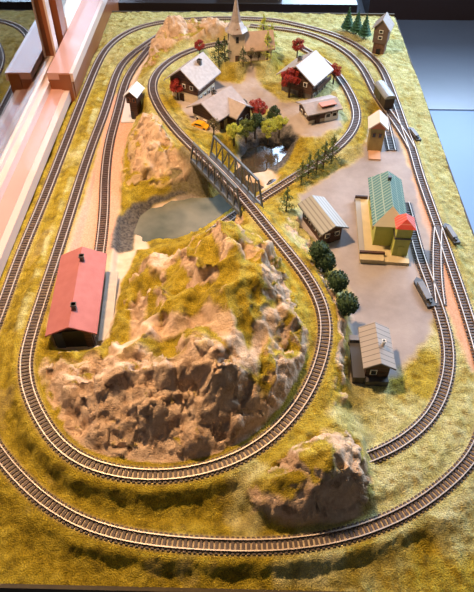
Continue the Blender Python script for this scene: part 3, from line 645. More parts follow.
# ------------------------------------------------------------------ buildings
def facing(p, q): return math.atan2(q.y - p.y, q.x - p.x)
def gable_house(name, label, r1, r2, zr, g, W, eave, wall_m, roof_m, over=.008, th=.0035, base=None, base_h=0, windows=(), doors=(), chim=(), shift=0, group=None, cat='building', gablefill=None, roof_parts=True, short=None):
    """r1, r2: pixels of the ridge ends at height zr; g ground; W wall width; eave wall height"""
    a, b = P(*r1, zr), P(*r2, zr); rz = facing(a, b); c = (a + b) / 2; Ln = (b - a).length - 2 * over
    t = thing(name, label, cat, (c.x, c.y, g), rz, group)
    R = zr - g; y = W / 2; x = Ln / 2
    w = MB(); zb = base_h
    w.prism([(-y, zb), (y, zb), (y, eave), (0, R - th), (-y, eave)], -x, x)
    w.build('walls', wall_m, t)
    if base_h:
        w = MB(); w.box(-x + .001, x - .001, -y + .001, y - .001, -.01, base_h); w.build('ground_floor', base or wall_m, t)
    sl = (R - th - eave) / y; yo = y + over
    r = MB(); ez = R - th - sl * yo
    r.prism([(-yo, ez), (0, R - th), (yo, ez), (yo, ez + th), (0, R), (-yo, ez + th)], -x - over, x + over)
    r.build('roof', roof_m, t)
    def opening(nm, side, u, z0, ww, hh):
        k = MB(); d = .0016
        if side in 'fb':      # long sides: f = -y, b = +y
            s = -1 if side == 'f' else 1
            k.box(u * x - ww / 2, u * x + ww / 2, *sorted((s * (y - .001), s * (y + d))), z0, z0 + hh, 0)
            k.box(u * x - ww / 2 + .0015, u * x + ww / 2 - .0015, *sorted((s * (y), s * (y + d + .0005))), z0 + .0015, z0 + hh - .0015, 1)
        else:
            s = -1 if side == 'l' else 1
            k.box(*sorted((s * (x - .001), s * (x + d))), u * y - ww / 2, u * y + ww / 2, z0, z0 + hh, 0)
            k.box(*sorted((s * x, s * (x + d + .0005))), u * y - ww / 2 + .0015, u * y + ww / 2 - .0015, z0 + .0015, z0 + hh - .0015, 1)
        k.build(nm, [M['white'] if nm == 'window' else M['dark_wood'], M['pane'] if nm == 'window' else M['dark_wood']], t)
    for q in windows: opening('window', *q)
    for q in doors: opening('door', *q)
    for (u, v, hh, ww) in chim:
        k = MB(); z0 = R - th - sl * abs(v) * y - .004
        k.box(u * x - ww / 2, u * x + ww / 2, v * y - ww / 2, v * y + ww / 2, z0, R - sl * abs(v) * y + hh)
        k.box(u * x - ww / 2 - .0012, u * x + ww / 2 + .0012, v * y - ww / 2 - .0012, v * y + ww / 2 + .0012, R - sl * abs(v) * y + hh - .003, R - sl * abs(v) * y + hh)
        k.build('chimney', M['stone'] if ww > .005 else M['white'], t)
    t['_x'] = x; t['_y'] = y
    return t
# red engine shed: ridge from back to front
es = gable_house('engine_shed', 'long engine shed with plain red roof at the end of the left siding', (82, 246.5), (68.5, 327), .096, .03, .074, .045, M['dark_wood'], M['roof_red'], over=.01, chim=[(-.72, .12, .012, .008), (.62, .12, .012, .008)],
    windows=[('b', -.8 + .32 * k, .012, .02, .022) for k in range(6)])
k = MB(); x = es['_x']; k.box(x - .002, x + .003, -.018, .026, 0, .045); k.build('doorway', M['black'], es)
k = MB(); k.box(x, x + .0045, -.034, -.018, 0, .042); k.build('door', mat('blue_grey_door', (.03, .04, .07), .6), es)
k = MB(); k.box(x, x + .0045, .022, .035, 0, .042); k.build('door', M['dark_wood'], es)
pp = [P(112, 262, .03), P(104, 340, .03)]
k = MB(); k.box(-x * .95, x * .95, .042, .066, 0, .006); k.build('loading_platform', mat('pale_concrete', (.5, .44, .36), .8, (.4, .35, .3), 60), es)
# chalets of the village
WN = lambda side, n, z, w=.011, h=.013, a=-.7, b=.7: [(side, a + (b - a) * i / max(1, n - 1), z, w, h) for i in range(n)]
ca = gable_house('chalet', 'chalet nearest the ridge, pale grey roof, dark upper floor and cream ground floor', (180, 69), (203, 51.5), .168, .066, .088, .064, M['dark_wood'], M['roof_grey'], over=.013, base=M['plaster'], base_h=.03,
    windows=WN('f', 4, .010) + WN('l', 3, .042, .01, .012, -.55, .55) + WN('f', 4, .042), doors=[('l', .2, -.001, .012, .024)], chim=[(.3, -.35, .012, .009)], group='village chalets')
cb = gable_house('chalet', 'low chalet with side gable in front of the first, beside the yellow car', (201, 103), (231, 85.5), .138, .066, .086, .044, M['dark_wood'], M['roof_pink'], over=.012, base=M['plaster'], base_h=.022,
    windows=WN('l', 3, .006, .011, .012, -.6, .6) + WN('f', 2, .004, .011, .013, .3, .8), doors=[('f', -.6, -.001, .012, .022)], chim=[(.1, .3, .010, .009)], group='village chalets')
xx, yy = cb['_x'], cb['_y']                             # side gable
k = MB(); k.prism([(-.006, 0), (.052, 0), (.052, .038), (.023, .056), (-.006, .038)], -yy - .03, -yy + .02, 0, 'y'); k.build('side_wing', M['dark_wood'], cb)
k = MB(); k.prism([(-.014, .034), (.023, .0575), (.060, .034), (.060, .0375), (.023, .061), (-.014, .0375)], -yy - .038, -yy + .035, 0, 'y'); k.build('side_roof', M['roof_pink'], cb)
for i in range(2):
    k = MB(); k.box(.004 + i * .025, .016 + i * .025, -yy - .032, -yy - .029, .012, .026, 0); k.box(.0055 + i * .025, .0145 + i * .025, -yy - .0326, -yy - .029, .0135, .0245, 1); k.build('window', [M['white'], M['pane']], cb)
cc_ = gable_house('chalet', 'large dark timber chalet with pale roof behind the big red tree', (296, 66), (316, 50), .152, .058, .098, .058, M['dark_wood'], M['roof_grey'], over=.012, base=M['stone'], base_h=.018,
    windows=WN('l', 3, .036, .011, .013, -.55, .55) + WN('f', 4, .034) + WN('f', 3, .004), doors=[('l', -.3, -.001, .013, .022)], chim=[(-.1, .35, .012, .009)], group='village chalets')
k = MB(); x = cc_['_x']; k.box(-x + .004, x - .004, -.049 - .014, -.049, .03, .034); k.box(-x + .004, x - .004, -.049 - .014, -.049 - .012, .034, .042); k.build('balcony', M['dark_wood'], cc_)
cd = gable_house('chalet', 'small chalet nearest the pool with flat-pitched pale roof and a roof opening', (302, 104), (337, 97), .102, .054, .060, .034, M['dark_wood'], M['roof_pink'], over=.008, base=M['plaster'], base_h=.012,
    windows=WN('f', 2, .012, .014, .012, .3, .75) + WN('l', 2, .014, .01, .01, -.4, .4), doors=[('f', -.4, -.001, .014, .022)], group='village chalets')
k = MB(); x = cd['_x']; k.box(-.004, .034, -.026, -.012, .034, .0445); k.build('roof_dormer', M['dark_wood'], cd)
k = MB(); k.box(-.007, .037, -.029, -.008, .0445, .047); k.build('dormer_roof', M['roof_orange'], cd)
k = MB(); k.box(x * .1, x, -.0315, -.030, .0, .020); k.build('light_wall', M['white'], cd)
# goods shed
gs = gable_house('goods_shed', 'brown goods shed with striped grey roof beside the big station yard', (311.5, 195), (336, 226), .084, .03, .047, .040, M['dark_wood'], M['roof_strip'], over=.010, windows=WN('r', 2, .016, .012, .012, -.5, .5) + WN('f', 4, .014), doors=[('r', 0, -.001, .014, .024)])
# wooden hut at the lower right
hs = gable_house('storage_hut', 'wooden hut with grey boarded roof and loading ramp, lowest in the yard', (375, 322), (381.5, 363.5), .092, .03, .041, .047, M['dark_wood'], M['roof_slab'], over=.008,
    windows=[('r', -.35, .02, .012, .013)], doors=[('r', .3, -.001, .013, .028)], chim=[(0.05, .45, .012, .0045)])
x, y = hs['_x'], hs['_y']
s = -1
side = 1 if (Matrix.Rotation(hs.rotation_euler[2], 3, 'Z') @ Vector((0, 1, 0))).x < 0 else -1
for ch in hs.children:
    if ch.name.startswith('chimney'):
        for v in ch.data.vertices: v.co.y = abs(v.co.y) * -side
k = MB(); a0, a1 = sorted((side * (y + .001), side * (y + .022))); k.box(-x - .002, x + .008, a0, a1, 0, .018); k.box(-x + .0, x + .008, min(a0, -a1 if 0 else a0), a1, .018, .0195); k.build('loading_ramp', [M['darkgrey']], hs)
k = MB(); k.box(x + .001, x + .012, -y, y, 0, .014); k.build('step', M['darkgrey'], hs)
k = MB(); k.box(-x - .006, -x + .006, a0, a1, .018, .026); k.build('crate_block', M['grey'], hs)

# signal cabin on the left siding
def signal_cabin():
    p = P(140, 117, .032); t = thing('signal_cabin', 'tall narrow dark signal cabin with white roof beside the left siding', 'building', (p.x - .008, p.y, .031), math.radians(-14)); t.scale = (.74, .74, .86)
    k = MB(); k.box(-.014, .014, -.02, .02, -.01, .062); k.build('tower', M['dark_wood'], t)
    k = MB(); k.box(-.02, .02, -.03, .03, .062, .09); k.prism([(-.02, .09), (.02, .09), (0, .104)], -.03, .03, 0, 'y'); k.build('cabin', M['dark_wood'], t)
    k = MB(); k.prism([(-.027, .086), (0, .105), (.027, .086), (.027, .089), (0, .108), (-.027, .089)], -.038, .038, 0, 'y'); k.build('roof', mat('white_blue_roof', (.7, .72, .74), .35), t)
    for u in (-.010, .010):
        k = MB(); k.box(u - .006, u + .006, -.0315, -.029, .068, .082, 0); k.box(u - .0045, u + .0045, -.032, -.029, .0695, .0805, 1); k.build('window', [M['frame_dark'], M['pane']], t)
    k = MB(); k.box(-.012, -.0, -.022, -.0195, 0, .03); k.build('door', M['black'], t)
signal_cabin()
# pale paved pad under the cabin
k = MB(); vs = [P(a, b, .0335) for a, b in ((127, 92), (141, 94), (137, 122), (121, 122))]; vs2 = [v - Vector((0, 0, .006)) for v in vs]
k.add(vs + vs2, [(0, 1, 2, 3), (7, 6, 5, 4)] + [(i, (i + 1) % 4, 4 + (i + 1) % 4, 4 + i) for i in range(4)]); tag(k.build('paved_pad', mat('pale_lilac_card', (.55, .52, .52), .6)), 'pale flat pad under the dark signal cabin on the left', 'paving')

# tall house at the back right corner
def corner_house():
    p = P(379, 51, .03); t = thing('corner_house', 'tall narrow brown house with white gable roof at the back right corner', 'building', (p.x, p.y, .025), math.radians(-20)); t.scale = (.8, .8, .88)
    k = MB(); k.box(-.023, .023, -.026, .026, -.005, .045); k.build('ground_floor', mat('brown_brick', (.16, .08, .05), .8, (.1, .05, .03), 120), t)
    k = MB(); k.prism([(-.028, .045), (.028, .045), (.028, .10), (0, .128), (-.028, .10)], -.03, .03, 0, 'y'); k.build('upper_floor', mat('brownish_grey_wall', (.13, .085, .07), .8), t)
    k = MB(); k.prism([(-.037, .092), (0, .130), (.037, .092), (.037, .096), (0, .134), (-.037, .096)], -.038, .038, 0, 'y'); k.build('roof', M['roof_grey'], t)
    for z in (.06, .082):
        k = MB(); k.box(-.008, .008, -.0315, -.029, z, z + .012, 0); k.box(-.006, .006, -.032, -.029, z + .002, z + .010, 1); k.build('window', [M['white'], M['pane']], t)
    k = MB(); k.box(-.008, .008, -.0275, -.025, 0, .024); k.build('door', M['black'], t)
corner_house()
# signal house near the station
def signal_house():
    p = P(375, 152, .03); t = thing('signal_house', 'small yellow-walled house with white and orange roof behind the station', 'building', (p.x, p.y + .022, .03), math.radians(-6)); t.scale = (.85, .85, .95)
    k = MB(); k.box(-.021, .021, -.024, .024, 0, .075); k.prism([(-.021, .075), (.021, .075), (0, .09)], -.024, .024, 0, 'y'); k.build('walls', mat('ochre_wall', (.30, .22, .08), .7, (.24, .17, .06), 60), t)
    k = MB(); k.prism([(-.030, .070), (0, .094), (.030, .070), (.030, .074), (0, .098), (-.030, .074)], -.034, .034, 0, 'y'); k.build('roof', mat('white_roof', (.68, .62, .58), .5), t)
    k = MB(); k.add([(-.022, -.0265, .071), (.022, -.0265, .071), (0, -.0265, .0905), (-.022, -.024, .071), (.022, -.024, .071), (0, -.024, .0905)], [(0, 1, 2), (3, 5, 4), (0, 2, 5, 3), (1, 4, 5, 2), (0, 3, 4, 1)]); k.build('gable_panel', M['roof_orange'], t)
    for u in (-.009, .009):
        k = MB(); k.box(u - .005, u + .005, -.0255, -.023, .045, .058, 0); k.box(u - .0038, u + .0038, -.026, -.023, .0462, .0568, 1); k.build('window', [M['frame_dark'], M['pane']], t)
    k = MB(); k.box(.0205, .024, -.004, .008, 0, .026); k.build('door', M['dark_wood'], t)
    k = MB(); k.box(-.018, .018, -.07, -.025, 0, .004); k.build('forecourt', mat('orange_paving', (.50, .28, .16), .7), t)
signal_house()
# ------------------------------------------------------------------ station
def station():
    a, b = P(388, 169, .135), P(393.5, 208, .135); rz = facing(a, b); c = (a + b) / 2
    t = thing('station_building', 'yellow-green station with green tiled roof and red-roofed tower on a beige base', 'building', (c.x, c.y, .03), rz)
    xr, xf, hw = -.074, .078, .029
    k = MB(); k.box(xr, xf, -hw, hw, .008, .072); k.build('walls', M['yplaster'], t)
    o = .009; e = .068; R = .105; y = hw + o; a0, a1 = xr - o, xf + o
    vs = [(a0, -y, e), (a1, -y, e), (a1, y, e), (a0, y, e), (-.062, 0, R), (.062, 0, R)]
    k = MB(); k.add(vs, [(0, 1, 5, 4), (3, 4, 5, 2), (3, 2, 1, 0)], 0); k.add(vs, [(0, 4, 3), (1, 2, 5)], 1); k.build('roof', [M['roof_green'], M['ridge_white']], t)
    k = MB(); k.box(-.034, -.027, -.0035, .0035, R - .012, R + .008); k.build('chimney', M['darkgrey'], t)
    s = (Matrix.Rotation(rz, 3, 'Z') @ Vector((0, 1, 0))).x; L = 1 if s < 0 else -1      # L: local y sign pointing left in the photo
    ty = -L * .026
    k = MB(); k.box(xf - .004, xf + .030, ty - .016, ty + .016, .008, .085); k.build('tower', M['yplaster'], t)
    k = MB(); k.box(xf - .006, xf + .0325, ty - .0185, ty + .0185, .055, .058); k.build('tower_band', M['darkgrey'], t)
    k = MB(); q = .021; cx = xf + .013; k.add([(cx - q, ty - q, .084), (cx + q, ty - q, .084), (cx + q, ty + q, .084), (cx - q, ty + q, .084), (cx - .012, ty, .101), (cx + .006, ty, .101)], [(0, 1, 5, 4), (3, 4, 5, 2), (0, 4, 3), (1, 2, 5), (3, 2, 1, 0)]); k.build('tower_roof', M['roof_tower'], t)
    for i in range(4):
        for sd in (-1, 1):
            u = -.055 + .034 * i; k = MB(); k.box(u - .006, u + .006, *sorted((sd * (hw - .001), sd * (hw + .0015))), .03, .052, 0); k.box(u - .0045, u + .0045, *sorted((sd * hw, sd * (hw + .002))), .0315, .0505, 1); k.build('window', [M['frame_dark'], M['pane']], t)
    k = MB(); k.box(xf + .029, xf + .0315, ty - .006, ty + .006, .008, .034); k.build('door', M['yplaster'], t)
    k = MB(); y0, y1 = sorted((L * .058, -L * .046)); k.box(xr - .008, xf + .052, y0, y1, -.002, .008); k.build('base', M['beige'], t)
    k = MB(); y0, y1 = sorted((L * .047, L * .059)); k.box(xr - .010, xf + .030, y0, y1, .008, .0095); k.build('platform_edge', mat('grey_paving', (.30, .28, .25), .7), t)
    k = MB(); y0, y1 = sorted((L * .059, L * .008)); k.box(xf + .036, xf + .054, y0, y1, .008, .013); k.build('front_step', M['beige'], t)
    k = MB(); y0, y1 = sorted((L * .059, L * .006)); k.box(xf + .030, xf + .036, y0, y1, .008, .018); k.build('front_wall', M['dark_wood'], t)
    k = MB(); y0, y1 = sorted((L * .059, L * .030)); k.box(xr - .012, xr - .008, y0, y1, .0, .016); k.build('back_wall', M['dark_wood'], t)
station()
# ------------------------------------------------------------------ church
def church():
    p = P(236, 61, .105); t = thing('village_church', 'village church with tall grey spire and tan nave roof on its grassy knoll', 'church', (p.x, p.y + .02, .104), math.radians(10))
    w = .022
    k = MB(); k.box(-w, w, -w, w, -.01, .085); k.build('tower', M['plaster'], t)
    k = MB(); prof = [(.034, .083), (.026, .092), (.0155, .108), (.008, .14), (.0008, .185)]; n = 8; vs = []
    for r, z in prof:
        for i in range(n): a = PI / 8 + 2 * PI * i / n; vs.append((r * math.cos(a), r * math.sin(a), z))
    fs = [(j * n + i, j * n + (i + 1) % n, (j + 1) * n + (i + 1) % n, (j + 1) * n + i) for j in range(len(prof) - 1) for i in range(n)] + [tuple(range(n - 1, -1, -1)), tuple(range(len(prof) * n - n, len(prof) * n))]
    k.add(vs, fs); k.build('spire', mat('grey_shingle_spire', (.34, .29, .26), .4, (.26, .22, .2), 120), t)
    for a in range(4):
        Mx = Matrix.Rotation(a * PI / 2, 4, 'Z')
        k = MB(); k.add([Mx @ Vector(v) for v in ((-.013, -w - .002, .078), (.013, -w - .002, .078), (0, -w - .002, .096), (-.013, -w + .012, .078), (.013, -w + .012, .078), (0, -w + .016, .096))], [(0, 1, 2), (0, 2, 5, 3), (1, 4, 5, 2), (3, 5, 4), (0, 3, 4, 1)]); k.build('spire_gable', M['frame_dark'], t)
        k = MB(); k.box(-.004, .004, -w - .0012, -w + .001, .055, .072, 0, Mx); k.build('belfry_window', M['pane'], t)
    k = MB(); k.box(.012, .10, -.026, .034, -.01, .04); k.prism([(-.026, .04), (.034, .04), (.004, .068)], .012, .10, 0, 'x'); k.build('nave', M['plaster'], t)
    k = MB(); k.prism([(-.036, .0325), (.004, .070), (.044, .0325), (.044, .036), (.004, .0745), (-.036, .036)], .022, .108, 0, 'x'); k.build('nave_roof', mat('tan_nave_roof', (.40, .28, .20), .7, (.34, .24, .17), 90, .2, 500), t)
    for i in range(3):
        k = MB(); k.box(.036 + .024 * i, .043 + .024 * i, -.0275, -.025, .01, .026); k.build('nave_window', M['pane'], t)
    k = MB(); k.box(-.006, .006, -w - .0015, -w + .001, -.004, .018); k.build('door', M['dark_wood'], t)
church()
# ------------------------------------------------------------------ girder bridge
def bridge():
    B = LINE['B']; a, b = Vector(B[ib0]), Vector(B[ib1]); d = (b - a); Ln = d.length; rz = math.atan2(d.y, d.x)
    t = thing('girder_bridge', 'grey steel truss bridge carrying the track over the pond', 'bridge', tuple(a), rz)
    n = 8; W = .027; Hh = .052; x0, x1 = -.005, Ln + .005; st = (x1 - x0) / n
    k = MB(); k.box(x0, x1, -W, W, -.006, -.0015); k.build('deck', M['darkgrey'], t)
    k = MB()
    for i in range(n + 1): k.box(x0 + i * st - .0015, x0 + i * st + .0015, -W - .003, W + .003, -.011, -.006)
    k.build('cross_beams', M['steel'], t)
    for s in (-1, 1):
        k = MB(); y = s * W
        k.bar((x0, y, -.004), (x1, y, -.004), .004, .008)
        k.bar((x0 + st * .6, y, Hh), (x1 - st * .6, y, Hh), .0045, .005)
        k.bar((x0, y, -.002), (x0 + st * .6, y, Hh), .0035, .0035); k.bar((x1, y, -.002), (x1 - st * .6, y, Hh), .0035, .0035)
        for i in range(1, n):
            x = x0 + i * st; k.bar((x, y, 0), (x, y, Hh), .0025, .0025)
            if i < n - 0: 
                k.bar((x, y, 0), (x + (st if i < n - 1 else st * .4) * 1, y, Hh), .002, .002) if i < n / 2 else k.bar((x, y, 0), (x - st if i > 1 else x, y, Hh), .002, .002)
        k.build('truss', M['steel'], t)
    # stone abutments below the ends stand on the ground
    for x, nm, lab in ((x1 + .004, 'bridge_abutment', 'dark stone abutment under the far left end of the bridge'), (x0 - .004, 'bridge_abutment', 'dark stone abutment under the near end of the bridge, by the mountain')):
        q = Vector((math.cos(rz) * x, math.sin(rz) * x, 0)) + a
        k = MB(); sgn = 1 if x > 0 else -1
        k.add([(-.012 , -.034, -.10), (.012, -.034, -.10), (.012, .034, -.10), (-.012, .034, -.10), (-.007, -.026, -.0115), (.012, -.026, -.0115), (.012, .026, -.0115), (-.007, .026, -.0115)], [(3, 2, 1, 0), (4, 5, 6, 7), (0, 1, 5, 4), (1, 2, 6, 5), (2, 3, 7, 6), (3, 0, 4, 7)])
        o = k.build(nm, M['stone']); o.location = q; o.rotation_euler = (0, 0, rz + (0 if sgn > 0 else PI)); tag(o, lab, 'abutment', 'bridge abutments')
bridge()
# ------------------------------------------------------------------ wagon and car
def wagon():
    L = LINE['S']; c = P(381, 101, .04); i = nearest(L, c) ; d = L[i + 3] - L[i - 3]; rz = math.atan2(d[1], d[0]); p = L[i]
    t = thing('goods_wagon', 'covered goods wagon with rounded grey roof on the second track from the back', 'railway wagon', (p[0], p[1], p[2] + .0046), rz)
    k = MB(); k.box(-.042, .042, -.014, .014, .009, .038); k.build('body', mat('dark_brown_wagon', (.045, .03, .025), .5), t)
    k = MB(); pr = [(.0165 * math.cos(a), .036 + .010 * math.sin(a)) for a in np.linspace(0, PI, 9)]; k.prism(pr, -.044, .044); k.build('roof', mat('light_grey_roof', (.22, .225, .22), .4), t)
    k = MB(); k.box(-.044, .044, -.012, .012, .005, .009); k.build('chassis', M['black'], t)
    for x in (-.028, .028):
        for y in (-.0083, .0083): k = MB(); k.cone((x, y - .0012, .0055), (x, y + .0012, .0055), .0055, .0055, 14); k.build('wheel', M['darkgrey'], t)
    for s in (-1, 1): k = MB(); k.box(-.010, .010, *sorted((s * .0135, s * .0155)), .010, .034); k.build('sliding_door', M['darkgrey'], t)
wagon()
def car():
    p = P(201, 130, .07); z = ground(p.x, p.y); t = thing('toy_car', 'tiny yellow car parked below the low chalet with the side gable', 'car', (p.x, p.y, z), math.radians(-25))
    k = MB(); k.prism([(-.022, .003), (.022, .003), (.023, .009), (.012, .0105), (.006, .0155), (-.012, .0155), (-.019, .010), (-.023, .009)], -.009, .009, 0, 'y'); k.build('body', M['yellow'], t)
    for s in (-1, 1): k = MB(); k.prism([(-.0145, .0105), (.009, .0105), (.0055, .0145), (-.0115, .0145)], *sorted((s * .0088, s * .0095)), 0, 'y'); k.build('side_window', M['pane'], t)
    for x in (-.014, .014):
        for y in (-.0085, .0085): k = MB(); k.cone((x, y - .0012, .0035), (x, y + .0012, .0035), .0035, .0035, 12); k.build('wheel', M['black'], t)
car()
# ------------------------------------------------------------------ trees
def leafy(mb, c, r, n, size, seed):
    rg = random.Random(seed)
    for _ in range(n):
        while True:
            v = Vector((rg.uniform(-1, 1), rg.uniform(-1, 1), rg.uniform(-1, 1)))
            if .3 < v.length < 1: break
        p = Vector(c) + Vector((v.x * r[0], v.y * r[1], v.z * r[2]))
        s = size * rg.uniform(.6, 1.3); a = [Vector((rg.uniform(-1, 1), rg.uniform(-1, 1), rg.uniform(-1, 1))).normalized() * s for _ in range(4)]
        mb.add([p + q for q in a], [(0, 1, 2), (0, 2, 3), (0, 3, 1), (1, 3, 2)])
def tree_proto(kind, lm, h):
    """kinds: round (open crown), fir (cone), bush (dense ball)"""
    t = thing('model_tree', 'x', 'tree'); rg = random.Random(kind + lm)
    tr = MB(); fo = MB()
    if kind == 'fir':
        tr.cone((0, 0, -.004), (0, 0, h * .95), h * .035, h * .01, 7)
        n = 7
        for i in range(n):
            z = h * (.22 + .72 * i / n); r = h * .25 * (1 - i / n) + .002
            for k in range(9):
                a = 2 * PI * k / 9 + i * .4; tip = Vector((r * math.cos(a), r * math.sin(a), z - h * .05)); sd = Vector((-math.sin(a), math.cos(a), 0)) * r * .34
                fo.add([Vector((0, 0, z + h * .08)), tip + sd, tip * 1.08 - Vector((0, 0, h * .02)) * 1, tip - sd, Vector((0, 0, z - h * .03))], [(0, 1, 2), (0, 2, 3), (4, 2, 1), (4, 3, 2), (0, 3, 4), (0, 4, 1)])
            leafy(fo, (0, 0, z), (r, r, h * .05), 26, h * .035, i)
        leafy(fo, (0, 0, h * .96), (.002, .002, h * .06), 8, h * .03, 99)
    elif kind == 'slim':
        tr.cone((0, 0, -.004), (0, 0, h * .95), h * .025, h * .008, 7)
        for i in range(9):
            z = h * (.2 + .72 * i / 9); r = h * .21 * (1 - (i / 9) ** 1.4) + .002; a = i * 2.4
            for q in (0, PI * .9):
                c = (r * .8 * math.cos(a + q), r * .8 * math.sin(a + q), z); tr.cone((0, 0, z - h * .04), c, h * .008, h * .004, 4)
                leafy(fo, c, (r * .7, r * .7, h * .045), 26, h * .028, i * 7 + int(q))
        leafy(fo, (0, 0, h * .95), (h * .03, h * .03, h * .07), 20, h * .026, 99)
    elif kind == 'bush':
        tr.cone((0, 0, -.004), (0, 0, h * .5), h * .07, h * .04, 7)
        leafy(fo, (0, 0, h * .6), (h * .40, h * .40, h * .42), 750, h * .06, 5)
        bm = bmesh.new(); bmesh.ops.create_icosphere(bm, subdivisions=3, radius=1)
        vs = [Vector((v.co.x * h * .33, v.co.y * h * .33, h * .6 + v.co.z * h * .36)) for v in bm.verts]; fs = [[v.index for v in f.verts] for f in bm.faces]; fo.add(vs, fs); bm.free()
    else:
        tr.cone((0, 0, -.004), (0, 0, h * .55), h * .04, h * .022, 7)
        spots = []
        for k in range(11):
            a = 2 * PI * k / 11 * 2 + rg.uniform(-.3, .3); R = h * rg.uniform(.16, .27); z = h * rg.uniform(.5, .85)
            spots.append((R * math.cos(a), R * math.sin(a), z))
        spots.append((0, 0, h * .92))
        for s in spots:
            tr.cone((0, 0, h * rg.uniform(.3, .5)), s, h * .016, h * .006, 5)
            leafy(fo, s, (h * .13, h * .13, h * .11), 170 if kind == 'round' else 50, h * .027, int(abs(s[0] * 9e4 + s[1] * 7e4)) & 0xff)
    tr.build('trunk', M['bark'], t); fo.build('foliage', M[lm], t)
    return t
PROTO = {}
def tree(kind, lm, h, px, py, z, label, group, rz=None):
    # px, py: pixel of the foot of the tree
    key = (kind, lm)
    p = P(px, py, z)
    for _ in range(6): z = ground(p.x, p.y); p = P(px, py, z)
    H0 = .1
    rz = random.uniform(0, 6.28) if rz is None else rz; s = h / H0
    if key not in PROTO:
        t = tree_proto(kind, lm, H0); PROTO[key] = t; t.location = (p.x, p.y, z); t.rotation_euler = (0, 0, rz); t['label'] = label
        t.scale = (s, s, s)
    else: t = copy_tree(PROTO[key], (p.x, p.y, z), rz, label, (s, s, s))
    t['group'] = group
    return t
G = 'village trees'
tree('round', 'leaf_r', .062, 178, 100, .07, 'bushy red tree at the left corner of the ridge-side chalet', G)
tree('round', 'leaf_r', .050, 200, 56, .07, 'small red tree behind the roof of the ridge-side chalet', G)
tree('round', 'leaf_r', .085, 289, 97, .06, 'biggest red tree, in front of the dark timber chalet', G)
tree('round', 'leaf_r', .060, 297, 58, .06, 'red tree behind the roof of the dark timber chalet', G)
tree('round', 'leaf_r', .062, 333, 84, .055, 'red tree at the right end of the dark timber chalet, beside the inner curve', G)
tree('round', 'leaf_r', .072, 258, 124, .05, 'red tree in the row above the dark pool', G)
tree('round', 'leaf_y', .060, 234, 145, .05, 'yellow-green tree leftmost in the row above the dark pool', G)
tree('round', 'leaf_m', .066, 246, 142, .05, 'mid green tree in the row above the pool, left of the red one', G)
tree('round', 'leaf_d', .070, 255, 138, .05, 'dark green tree in the row above the pool, just below the red one', G)
tree('round', 'leaf_y', .064, 268, 143, .05, 'yellow-green tree nearest the water in the row above the pool', G)
tree('round', 'leaf_y', .060, 279, 137, .05, 'yellow-green tree rightmost in the row above the pool', G)
tree('round', 'leaf_d', .058, 273, 126, .05, 'dark little tree behind the yellow-green pair above the pool', G)
tree('sparse', 'leaf_b', .055, 214, 137, .07, 'sparse brownish tree right of the yellow car', G)
tree('slim', 'leaf_m', 0.071, 301, 185, .03, 'slim green tree leftmost in the row beside the low track', 'slim trees by the low track')
tree('slim', 'leaf_m', 0.071, 308, 178, .03, 'slim green tree second from the left in the row beside the low track', 'slim trees by the low track')
tree('slim', 'leaf_m', 0.076, 316, 175, .03, 'slim green tree in the middle of the row beside the low track', 'slim trees by the low track')
tree('slim', 'leaf_m', 0.082, 323, 169, .03, 'slim green tree second from the right in the row beside the low track', 'slim trees by the low track')
tree('slim', 'leaf_m', 0.082, 331, 163, .03, 'slim green tree rightmost in the row beside the low track', 'slim trees by the low track')
tree('slim', 'leaf_m', 0.071, 286, 212, .05, 'lone slim green tree left of the goods shed', 'slim trees by the low track')
for q, l in (((347, 31), 'dark fir leftmost of three on the back rim'), ((356, 34), 'dark fir in the middle of three on the back rim'), ((364, 38), 'dark fir nearest the tall brown corner house')):
    tree('fir', 'leaf_c', .08, *q, .03, l, 'firs on the back rim')
for q, h, l in (((318, 262), .052, 'dark round bush topmost in the row below the goods shed'), ((324, 272), .052, 'dark round bush second from the top in the row below the goods shed'), ((336, 292), .052, 'dark round bush third down in the row beside the yard'), ((345, 315), .054, 'dark round bush lowest in the row, above the wooden hut')):
    tree('bush', 'leaf_d', h, *q, .05, l, 'round bushes along the yard edge')
for a in (('slim', 'leaf_d', .085, 219, 66, 'dark green tree at the left foot of the church tower'), ('slim', 'leaf_d', .075, 225, 62, 'dark green tree close against the left side of the church tower'),
          ('slim', 'leaf_d', .06, 243, 66, 'dark green tree right of the church tower door'), ('sparse', 'leaf_b', .05, 251, 65, 'brownish tree in front of the church nave'), ('sparse', 'leaf_b', .05, 258, 64, 'brownish tree at the near right corner of the nave'),
          ('slim', 'leaf_y', .085, 267, 60, 'light green tree at the right end of the church'), ('slim', 'leaf_y', .09, 263, 44, 'light green tree behind the right end of the church nave'), ('slim', 'leaf_y', .08, 271, 50, 'light green tree rightmost on the church knoll')):
    tree(a[0], a[1], a[2], a[3], a[4], .1, a[5], 'trees round the church')
# boulder in the village square
bm = bmesh.new(); bmesh.ops.create_icosphere(bm, subdivisions=4, radius=1); p = P(243, 104, .066)
for v in bm.verts: n = .8 + .25 * math.sin(v.co.x * 4 + 1) * math.cos(v.co.y * 3) ; v.co = Vector((v.co.x * .017 * n, v.co.y * .014 * n, v.co.z * .012 * n))
me = bpy.data.meshes.new('boulder'); bm.to_mesh(me); bm.free(); me.materials.append(M['stone']); o = link('boulder', me); o.location = (p.x, p.y, ground(p.x, p.y) + .006)
tag(o, 'dark boulder in the village square right of the low chalet', 'rock')

# ------------------------------------------------------------------ the room
fl = mat('blue_grey_floor', (.13, .20, .33), .42, (.115, .18, .30), 3, spec=.5)
k = MB(); k.box(-2.6, 3.2, -1.2, 2.95, -.80, -.75); struct(k.build('floor', fl), 'glossy blue grey floor right of the layout')
k = MB(); k.box(-2.6, 3.2, 2.95, 6.2, -.80, -.745); struct(k.build('floor', mat('paler_floor', (.12, .14, .18), .33, (.105, .125, .16), 3, spec=.6)), 'paler floor area beyond the seam')
